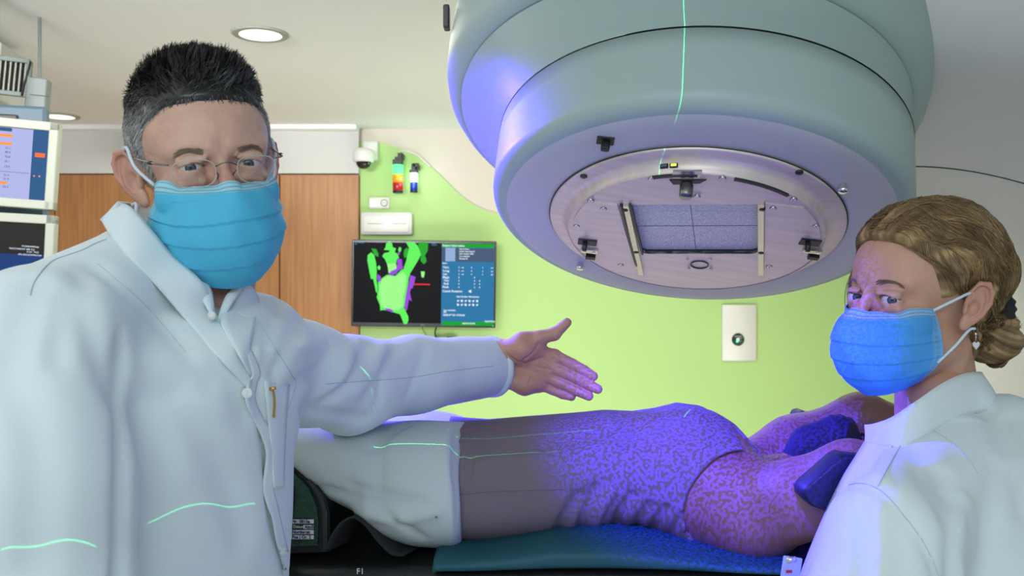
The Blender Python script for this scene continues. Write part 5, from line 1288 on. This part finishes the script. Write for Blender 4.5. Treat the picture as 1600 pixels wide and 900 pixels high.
Vs, Qs = strandmesh(pt, .00048, .00018)
# loose fine hairs round the forehead, crown and nape
nl = 260; a_ = roots(cw, lambda p: np.where((np.abs(regw(p) - .004) < .008) & (p[:, 1] > .02), 1.0, -1), nl, 31); nl = len(a_)
ga_ = grad(cw, a_); ga_ /= np.linalg.norm(ga_, axis=1)[:, None]; tt = np.linspace(0, 1, 8); rr_ = rs.normal(size=(nl, 3))
dl = np.stack([np.zeros(nl), .3 * np.ones(nl), -.9 * np.ones(nl)], 1) + rr_ * .35
pl_ = a_[:, None] + ga_[:, None] * (.004 + .006 * np.sin(tt * 2.5))[None, :, None] + dl[:, None] * (tt * .035)[None, :, None] + rr_[:, None] * (.006 * tt ** 2)[None, :, None]
Vf, Qf = strandmesh(pl_, .00022, .00010)
# strands falling at the left temple (far side of the forehead)
nt = 60; r_ = rs.rand(nt); base = np.stack([-.070 - .006 * r_, -.036 + .010 * r_, .062 - .01 * r_], 1)
tt = np.linspace(0, 1, 12); pc_ = base[:, None] + np.stack([-.014 * np.sin(tt * 2.4), -.012 * np.sin(tt * 2.2), -.080 * tt], 1)[None] * (0.75 + .4 * rs.rand(nt))[:, None, None] + rs.normal(size=(nt, 1, 3)) * .002
Vt, Qt = strandmesh(pc_, .0005, .0002)
V, Q = joinmesh([(Vc, Qc), (Vs, Qs), (Vf, Qf), (Vt, Qt)])
lt = lambda p: np.clip(.28 + .30 * np.sin(phi(p) * 14 + 22 * ((p - AX0) @ axw)) + .2 * np.sin(phi(p) * 41), 0, 1)
gr = np.concatenate([lt(Vc), np.clip(np.repeat(lt(R0) + .35 * (rs.rand(n_) - .5), 16 * 3), 0, 1), np.full(len(Vf), .5), np.full(len(Vt), .35)])
hair = link('hair', toworld(V, wR, wT, wS), Q, M['hair_w'], wom, True, True, {'grey': gr})
ww = lambda q: wR @ (np.array(q, float) * wS) + wT
# knot: coiled strands and dark tie
kn = []; rs = np.random.RandomState(2)
for i in range(420):
    a0 = rs.rand() * 6.28; rad = .024 + .012 * rs.rand(); tilt = rs.normal() * .5; q = np.linspace(a0, a0 + 2.6, 14)
    c_ = BUN + [0, .010, -.030]; x = rad * np.cos(q) * 1.0; z = rad * np.sin(q) * 1.05; y = .020 * np.sqrt(np.clip(1 - (rad / .040) ** 2, 0, 1)) + .006 * np.sin(q * 2 + tilt)
    kn.append(np.stack([c_[0] + x, c_[1] + y, c_[2] + z], 1))
Vk, Qk = strandmesh(np.array(kn), .0012, .0005)
link('hair_knot', toworld(Vk, wR, wT, wS), Qk, M['hair_w'], wom, True, True, {'grey': np.tile(.35 + .3 * np.sin(np.arange(len(Vk)) / 42.), 1)})
def tie(p):
    q = (p - wT) @ wR / wS; return ell(q, BUN + [.016, .008, .016], (.022, .017, .028)) + .0012 * np.sin(q[:, 2] * 600)
tc_ = wT + wR @ ((BUN + [.016, .008, .016]) * wS); fieldobj('hair_tie', tie, tc_ - .04, tc_ + .04, .0022, mat('hair_tie_cloth', (.02, .022, .025), .8), wom)
# mask
wrows = [(0, -.016, -.098, .062, -.040, -.009), (.2, -.034, -.124, .066, -.034, -.026), (.45, -.062, -.132, .069, -.030, -.048), (.65, -.088, -.127, .069, -.028, -.068), (.85, -.110, -.110, .061, -.034, -.088), (1, -.128, -.084, .046, -.040, -.104)]
msk, WG = facemask('surgical_mask', wom, wR, wT, M['maskw'], wS, wrows, 2, hf=hw)
for s in (-1, 1):
    j = 1 if s < 0 else 95
    for st_, en in ((WG[3, j], (.078 * s, -.002, .010)), (WG[66, j], (.076 * s, .006, -.036))):
        md = (np.array(st_) + np.array(en)) / 2 + [.004 * s, 0, .002]
        MB().tube(spline([ww(st_), ww(md), ww(en), ww(np.array(en) + [0, .010, .002])], 16), .0018, 8).out('ear_loop', M['loop'], msk, True)
# earring
er = ww((.085, .008, -.040)); ea = MB().lathe([(.0001, -.002), (.002, 0), (.0001, .002)], 12, c=er, close=False).out('earring', M['silver'], wom, True)
MB().tube([er, er - [0, 0, .009]], .0005, 6).out('earring_wire', M['silver'], ea, True)
hs = [(0, -.006), (.004, -.001), (.0045, .002), (.0022, .004), (0, .002), (-.0022, .004), (-.0045, .002), (-.004, -.001)]
MB().prism(hs, -.0011, .0011, Matrix(((1, 0, 0), (0, 0, -1), (0, 1, 0))), er - [0, 0, .013]).out('heart_pendant', M['silver'], ea)

# coat of the woman
angw = math.atan2(.35, .19)
def coatw0(p):
    v = column(p, 2, [(.55, .60, 1.16, .24, .165), (1.0, .585, 1.15, .215, .155), (1.15, .575, 1.14, .205, .150), (1.24, .570, 1.135, .200, .140), (1.31, .570, 1.13, .165, .110), (1.355, .565, 1.13, .115, .085), (1.39, .560, 1.135, .05, .05)], angw, 2.3)
    v = smin(v, rc(p, P(1392, 848, .96), P(1500, 735, 1.10), .068, .056), .05)
    v = smin(v, rc(p, (.645, 1.30, 1.29), (.575, 1.16, 1.335), .062, .055), .05)
    v = smin(v, rc(p, P(1585, 690, 1.14), P(1650, 725, 1.10), .055, .062), .05)
    sl = chain(p, [P(1398, 850, .955), P(1372, 960, .92), P(1330, 1150, .86)], [.070, .070, .062], .03)
    v = smin(v, sl, .012)
    v = smin(v, rc(p, P(1352, 800, 1.12), P(1330, 950, 1.08), .045, .06), .04)
    return v
def coatw1(p):
    return coatw0(p) + .0040 * hash_noise(p * np.array([1, 1, .35]), 28, 21) + .001 * hash_noise(p * np.array([1, 1, .55]), 60, 22)
Lw = []
addf(Lw, coatw1, [(1300, 775), (1325, 760), (1352, 757), (1380, 772), (1410, 805), (1440, 845), (1462, 890), (1470, 930)], .006, .007)
for pts, w_, d_ in (([(1470, 740), (1490, 820), (1488, 905)], .012, .010), ([(1505, 780), (1495, 850), (1500, 905)], .010, -.006), ([(1560, 730), (1545, 820), (1540, 905)], .013, .007), ([(1430, 700), (1450, 760), (1475, 800)], .012, .005), ([(1345, 790), (1350, 850), (1345, 905)], .012, .006), ([(1400, 820), (1405, 870), (1400, 910)], .010, .005), ([(1375, 680), (1390, 720), (1370, 750)], .012, -.005), ([(1540, 640), (1580, 720), (1600, 800)], .012, .005)):
    addf(Lw, coatw1, pts, w_, d_)
coatw = folds(coatw1, Lw)
cw_ = fieldobj('coat', coatw, (.25, .70, .52), (.92, 1.52, 1.52), .0075, M['coat'], wom)
seam_on(coatw, 'armhole_seam', [(1300, 772), (1325, 758), (1352, 756), (1380, 770), (1410, 803), (1440, 843), (1462, 888), (1470, 925)], .0008, M['coatseam'], cw_)
seam_on(coatw, 'yoke_seam', [(1428, 668), (1455, 672), (1482, 688), (1508, 712), (1528, 740)], .0008, M['coatseam'], cw_)
seam_on(coatw, 'shoulder_seam', [(1428, 668), (1405, 700), (1385, 735), (1372, 760)], .0007, M['coatseam'], cw_)
# stand collar, open at the front
Ys = [1.13, 1.095, 1.058, 1.060, 1.085, 1.11, 1.135]
bp = [(1350, 704), (1368, 710), (1400, 708), (1438, 688), (1482, 664), (1524, 646), (1562, 636)]
cB = [P(a_, b_, y_) for (a_, b_), y_ in zip(bp, Ys)] + [P(1545, 625, 1.22), P(1480, 635, 1.25)]
ap_ = [(1352, 664), (1368, 662), (1395, 652), (1430, 628), (1470, 600), (1505, 584), (1532, 582)]
cA = [P(a_, b_, y_) for (a_, b_), y_ in zip(ap_, [1.145, 1.115, 1.085, 1.08, 1.10, 1.13, 1.16])] + [P(1522, 588, 1.215), P(1480, 602, 1.24)]
ribbon('stand_collar', cA, cB, .003, M['coat'], cw_, 70, 6, bulge=.004)
fr = [(1352, 690), (1336, 716), (1318, 745), (1298, 785), (1278, 830), (1258, 880), (1248, 910)]
A_ = [P(a_, b_, 1.13) for a_, b_ in fr]; B_ = [P(a_ + 42, b_ + 6, 1.06) for a_, b_ in fr]
ribbon('front_facing', A_, B_, .003, M['coat'], cw_, 50, 6, bulge=.01)
for a_, b_ in ((1337, 703), (1271, 820)):
    MB().lathe([(.0001, 0), (.0085, .0), (.0085, .002), (.0065, .003), (.0001, .002)], 24, Matrix.Rotation(math.radians(-35), 3, 'Z') @ RY, castpts(coatw, [(a_ + 6, b_)])[0], False).out('button', mat('pale_button', (.6, .68, .8), .3), cw_, True)
# badge holder at the lower edge of the coat
bd = empty('badge_holder', P(1248, 885, 1.05), 'clear plastic badge clip with red mark at the front of the coat of the woman', 'badge')
MB().box(P(1236, 890, 1.05), (.022, .004, .03), Matrix.Rotation(.15, 3, 'Y'), bev=.001).out('plastic_sleeve', mat('clear_plastic', (.45, .52, .75), .15), bd)
MB().tube([P(1229, 876, 1.048), P(1243, 873, 1.048)], .0035, 10).out('clip_roll', M['silver'], bd, True)
MB().box(P(1233, 893, 1.045), (.007, .001, .003)).out('red_mark', mat('red_print', (.6, .01, .01), .5), bd)
stand_legs(wom, .58, 1.15, .5, .86, .62, 'woman')

# ============================ the patient
pat = empty('person', (.25, 1.42, ZT), 'person lying on the couch in lilac sleeveless shirt and white trousers, arms raised, face covered', 'person')
YP = 1.45
def zt_(py, Y=1.45): return CZ - (py - 450) / F * Y
def tsec(px, t_, b_, yc=1.45, wy=.165, Yt=1.45, Yb=1.33):
    a, b = zt_(t_, Yt), zt_(b_, Yb); return ((px - 800) / F * 1.42, yc, (a + b) / 2, wy, (a - b) / 2)
tk = [tsec(600, 668, 846), tsec(690, 664, 857), tsec(760, 667, 856, wy=.17), tsec(850, 660, 848, wy=.160), tsec(900, 655, 840, wy=.155), tsec(950, 650, 832, wy=.150), tsec(1000, 652, 836, wy=.155), tsec(1040, 646, 846, wy=.165), tsec(1075, 638, 855, wy=.17), tsec(1110, 644, 862, wy=.17), tsec(1140, 662, 866, wy=.165), tsec(1170, 690, 868, wy=.15), tsec(1200, 725, 866, wy=.12), tsec(1225, 760, 860, wy=.07)]
def bodyp0(p):
    v = column(p, 0, tk, 0, 2.5)
    na = chain(p, [P(1120, 800, 1.36), P(1180, 800, 1.30), P(1250, 780, 1.24), P(1330, 748, 1.20), P(1400, 760, 1.22)], [.060, .060, .050, .046, .042], .03)
    v = smin(v, na, .05)
    fa = chain(p, [P(1170, 745, 1.58), P(1240, 700, 1.60), P(1345, 659, 1.60), P(1420, 680, 1.55), P(1500, 720, 1.48)], [.060, .052, .046, .042, .036], .03)
    v = smin(v, fa, .05)
    v = smin(v, rc(p, P(1190, 760, 1.45), P(1285, 745, 1.45), .048, .046), .035)
    return v
def breast(p): return smin(bodyp0(p), smin(ell(p, P(1072, 712, 1.38), (.075, .065, .055)), ell(p, P(1072, 712, 1.54), (.075, .065, .055)), .03), .04)
Vb, Qb = nets(breast, (-.25, 1.10, 1.02), (.80, 1.80, 1.46), .006)
pR = np.array([[0, 0, 1.], [1, 0, 0], [0, 1., 0]])
# head frame: face (-Y) looks up, crown (+Z) points to +X
def frame(fwd, up): f_ = unit(np.array(fwd, float)); u_ = unit(np.array(up) - f_ * (np.array(up) @ f_)); y_ = -f_; x_ = np.cross(y_, u_); return np.stack([x_, y_, u_], 1)
pR = frame((-.18, -.05, 1), (1, -.10, .15)); pT = P(1368, 780, 1.45); hpf = head_field('w', .0010, neckdir=(0, .02, -.16), neckr=.044)
Vh, Qh = nets(hpf, (-.105, -.135, -.16), (.105, .135, .135), .003)
V, Q = joinmesh([(Vb, Qb), (toworld(Vh, pR, pT, .98), Qh)])
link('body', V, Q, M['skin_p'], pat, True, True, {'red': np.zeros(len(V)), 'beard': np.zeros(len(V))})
# dark face mask over nose, mouth and chin, pale disc standing for lit skin at the eyes
def pm(p):
    q = (p - pT) @ pR / .98; v = hpf(q) - .006
    v = smin(v, chain(q, [(0, -.100, -.022), (0, -.112, -.045), (0, -.105, -.090), (0, -.080, -.115)], [.028, .032, .030, .026], .02) , .03)
    v = np.maximum(v, q[:, 2] + .012); v = np.maximum(v, q[:, 1] - .02 + .3 * (q[:, 2] + .05)); return np.maximum(v, -(q[:, 2] + .150)) + .0010 * np.sin(q[:, 2] * 420) * (q[:, 2] > -.06)
fieldobj('face_covering', pm, pT - .2, pT + .2, .005, M['maskn'], pat)
q = lambda a: pR @ (np.array(a) * .98) + pT
MB().tube(spline([q((-.02, -.10, -.006)), q((.005, -.112, -.004)), q((.04, -.095, -.004)), q((.07, -.055, -.004))], 20), .0022, 8).out('goggle_strap', M['maskn'], pat, True)
sp_ = MB(); sp_.lathe([(.0001, .0), (.016, .0015), (.022, .0), (.020, -.002), (.0001, -.002)], 28, Matrix((pR @ np.array([[1, 0, 0], [0, 0, -1.], [0, 1, 0]])).tolist()), q((.034, -.104, .006)), False); sp_.out('lit_eye_patch', mat('lit_eye_patch', (.5, .42, .42), .4), pat, True)
# sleeveless shirt
def shirt0(p):
    v = breast(p) - .006
    # hem at the hips, arm holes, neckline
    v = np.maximum(v, (P(688, 0, 1.36)[0] + .02 * np.clip((p[:, 2] - 1.22) * 3, -1, 1)) - p[:, 0])
    arm = rc(p, P(1174, 808, 1.27), P(1330, 815, 1.27), .094); v = smax(v, -arm, .005); v = smax(v, -rc(p, P(1180, 808, 1.37), P(1330, 815, 1.37), .085), .005)
    arm2 = sph(p, P(1185, 745, 1.66), .10); v = smax(v, -arm2, .005)
    nk = ell(p, P(1236, 690, 1.46), (.100, .115, .105)); v = smax(v, -nk, .005)
    v = np.maximum(v, p[:, 0] - P(1200, 0, 1.38)[0]); v = np.maximum(v, -np.maximum(.335 - p[:, 0], p[:, 1] - 1.37)); return v
def shirt1(p): return shirt0(p) + .0016 * hash_noise(p * np.array([.5, 1, 1]), 50, 31)
Lp = []
for pts, w_, d_ in (([(905, 835), (915, 800), (930, 762)], .006, .009), ([(925, 838), (938, 800), (955, 770)], .006, -.006), ([(955, 840), (968, 805), (988, 775)], .006, .009), ([(985, 842), (1000, 812), (1015, 790)], .006, .007), ([(1010, 846), (1025, 815), (1040, 795)], .006, .007), ([(1040, 852), (1052, 828), (1066, 806)], .005, .006), ([(870, 835), (885, 805), (905, 775)], .008, .007), ([(1070, 852), (1075, 830), (1082, 812)], .004, .005),
                    ([(715, 700), (708, 740), (706, 780)], .005, .006), ([(735, 715), (732, 750)], .005, .004), ([(760, 720), (850, 712), (960, 700)], .010, -.003), ([(705, 690), (722, 676), (752, 668), (775, 667)], .005, .006), ([(850, 700), (920, 680), (990, 672)], .012, .004)):
    addf(Lp, shirt1, pts, w_, d_, 1.0, 1.9)
shirtf = folds(shirt1, Lp)
sh = fieldobj('sleeveless_shirt', shirtf, (-.16, 1.18, 1.02), (.45, 1.75, 1.47), .0042, M['shirt'], pat)
strip_on(shirtf, 'hem_band', [(694, 684), (686, 710), (683, 745), (685, 790), (690, 830), (696, 852)], 12, M['shirtd'], sh, .002, 1.0, 1.9)
seam_on(shirtf, 'hem_stitching', [(706, 684), (699, 710), (697, 745), (699, 790), (704, 830), (709, 852)], .0006, M['gap'], sh, 1.0, 1.9)
seam_on(shirtf, 'side_seam', [(700, 775), (760, 769), (800, 767), (850, 766), (905, 764)], .0006, M['shirtd'], sh, 1.0, 1.9)
# trousers
def tsl(X, *a): r = tsec(*a); return ((a[0] - 800) / F * (X - .03),) + r[1:]
def pantsf0(p):
    def leg(yc, wy, Yt, Yb, dz=0): return [tsl(yc, 380, 648, 700, yc, wy * .7, Yt, Yb), tsl(yc, 450, 655, 722, yc, wy * .8, Yt, Yb), tsl(yc, 480, 655, 752, yc, wy * .85, Yt, Yb), tsl(yc, 520, 656, 790, yc, wy * .95, Yt, Yb), tsl(yc, 560, 655, 812, yc, wy, Yt, Yb), tsl(yc, 600, 660, 836, yc, wy, Yt, Yb), tsl(yc, 650, 664, 850, yc, wy, Yt, Yb), tsl(yc, 700, 668, 852, yc, wy, Yt, Yb)]
    a = column(p, 0, leg(1.36, .105, 1.38, 1.30), 0, 2.3); b = column(p, 0, leg(1.56, .105, 1.58, 1.55), 0, 2.3)
    v = smin(a, b, .03); v = smin(v, column(p, 0, [tsec(610, 668, 846, wy=.16), tsec(650, 662, 854, wy=.178), tsec(720, 664, 858, wy=.176)], 0, 2.4), .04)
    v = smin(v, ell(p, P(660, 672, 1.55), (.07, .06, .030)), .03)
    return v
def pantsf1(p): return pantsf0(p) + .0028 * hash_noise(p * np.array([.6, 1, 1]), 40, 41)
Lq = []
for pts, w_, d_ in (([(600, 668), (595, 720), (592, 775)], .006, .004), ([(640, 662), (612, 676), (585, 700)], .008, .006), ([(550, 760), (610, 775), (660, 784)], .006, .005), ([(560, 800), (620, 812), (680, 800)], .009, -.005), ([(500, 762), (560, 778), (640, 790)], .008, .004), ([(660, 840), (620, 815), (600, 800)], .007, .005)):
    addf(Lq, pantsf1, pts, w_, d_, 1.0, 1.9)
pantsf = folds(pantsf1, Lq)
pn = fieldobj('trousers', pantsf, (-.46, 1.2, 1.02), (-.07, 1.72, 1.46), .006, M['pants'], pat)
seam_on(pantsf, 'side_seam', [(500, 758), (560, 772), (620, 780), (680, 785)], .0006, M['coatseam'], pn, 1.0, 1.9)
# lower legs on to the foot end
MB().tube([(-.40, 1.37, 1.30), (-.62, 1.37, 1.26), (-.95, 1.37, 1.18)], [.075, .06, .045], 20).out('trouser_leg', M['pants'], pat, True)
MB().tube([(-.40, 1.56, 1.30), (-.62, 1.56, 1.26), (-.95, 1.56, 1.18)], [.075, .06, .045], 20).out('trouser_leg', M['pants'], pat, True)

# arm and head supports
def pad(name, pts, Y, dY, m, label):
    v0 = [P(a_, b_, Y) for a_, b_ in pts]; mb = MB(); n = len(v0); vv = []
    c_ = np.mean(v0, 0)
    for k_, (dy, s_) in enumerate(((0, .90), (.008, 1), (dY - .008, 1), (dY, .90))): vv += [c_ + (q_ - c_) * s_ + [0, dy, 0] for q_ in v0]
    f = [tuple(range(n)), tuple(range(4*n - 1, 3*n - 1, -1))]
    for k_ in range(3): f += [(k_*n + i, (k_+1)*n + i, (k_+1)*n + (i+1) % n, k_*n + (i+1) % n) for i in range(n)]
    mb.add(vv, f); return tag(mb.out(name, m, None, 'auto'), label, 'support pad', 'arm support pads')
pad('arm_support', [(1256, 768), (1262, 760), (1312, 716), (1322, 712), (1400, 716), (1400, 860), (1290, 800), (1270, 792), (1258, 780)], 1.14, .05, M['navy'], 'dark navy padded arm support against the near upper arm')
pad('arm_support', [(1246, 650), (1249, 644), (1256, 642), (1264, 645), (1270, 690), (1250, 690)], 1.70, .05, M['navy'], 'small navy pad corner showing behind the far raised arm')
# ------------------------------------------------------------------ green positioning lasers
def laser(name, loc, tgt, power, off, width, rng, along, col=(.05, 1, .45), angle=60):
    """line generator: a sheet of light through tgt; rng limits it along its length"""
    return gobo(name, loc, tgt, power, col, angle, line(rng[0], rng[1], width, off), 0)
def laser_plane(name, loc, a, b, power, width=.0011, col=(.02, 1, .32)):
    """line laser at loc whose fan passes through the world points a and b"""
    loc = Vector(loc); a = Vector(a); b = Vector(b); mid = (a + b) / 2
    z = (loc - mid).normalized(); fan = (a - loc).cross(b - loc).normalized()      # normal of the light sheet
    y = fan.cross(z).normalized(); x = y.cross(z)
    half = max(abs((q - loc).dot(y) / (q - loc).dot(-z)) for q in (a, b))
    d = bpy.data.lights.new(name, 'SPOT'); d.energy = power; d.color = col; d.spot_size = min(3.0, 2.4 * math.atan(half) + .05); d.spot_blend = 0; d.shadow_soft_size = 0
    d.use_nodes = True; nt = d.node_tree; N = nt.nodes; L = nt.links; em = [n for n in N if n.type == 'EMISSION'][0]
    tc = N.new('ShaderNodeTexCoord'); sp = N.new('ShaderNodeSeparateXYZ'); L.new(tc.outputs['Normal'], sp.inputs[0])
    def m(op, p, q=None):
        n = N.new('ShaderNodeMath'); n.operation = op
        for i, v in enumerate((p, q)):
            if v is None: continue
            if isinstance(v, (int, float)): n.inputs[i].default_value = v
            else: L.new(v, n.inputs[i])
        return n.outputs[0]
    xx = m('ABSOLUTE', m('DIVIDE', sp.outputs[0], sp.outputs[2])); yy = m('ABSOLUTE', m('DIVIDE', sp.outputs[1], sp.outputs[2]))
    L.new(m('MULTIPLY', m('LESS_THAN', xx, width), m('LESS_THAN', yy, half)), em.inputs['Strength'])
    o = bpy.data.objects.new(name, d); C.objects.link(o)
    o.matrix_world = Matrix.Translation(loc) @ Matrix((x, y, z)).transposed().to_4x4()
    return o
xa = face(1075, 230); ptA = G(xa[0], xa[1], 0); ptB = G(*(np.array(face(1070, 178)) * 1.0), .03)
# vertical line over the machine head, from the room's foot-end laser
d1 = castpts(lambda p: np.minimum(0 * p[:, 0] + 9, np.sqrt(((p - G(0, 0, .08)) ** 2).sum(1)) - .0), [(1070, 100)])
def cylf(p): q = p - GC; return np.sqrt((q @ gx) ** 2 + (q @ gy) ** 2) - .356
la = castpts(cylf, [(1071, 4), (1066, 160)], .6, 2.0); laser_plane('line_laser', (.30, .1, 2.25), la[0] + (la[0] - la[1]) * .5, la[1] + (la[1] - la[0]) * .55, 200, .0005)
la, lb = castpts(coatm, [(232, 817), (398, 787)]); laser_plane('line_laser', (.35, .30, 2.3), la, lb, 55, .00042)
la, lb = castpts(coatm, [(2, 858), (150, 854)]); laser_plane('line_laser', (.30, .25, 2.3), la, lb, 55, .00042)
la = castpts(pantsf, [(560, 694)], 1.0, 1.9)[0]; lb = castpts(shirtf, [(866, 705)], 1.0, 1.9)[0]; laser_plane('line_laser', (-.1, .7, 2.35), la, lb, 140, .0005)
la = castpts(shirtf, [(700, 684), (925, 672)], 1.0, 1.9); laser_plane('line_laser', (-.2, 1.1, 2.35), la[0], la[1], 90, .0005, (.02, .9, .6))
la = castpts(shirtf, [(1069, 652), (1079, 640)], 1.0, 1.9); laser_plane('line_laser', (-.3, 1.0, 2.35), la[0], la[1], 200, .0008, (.02, .9, .7))
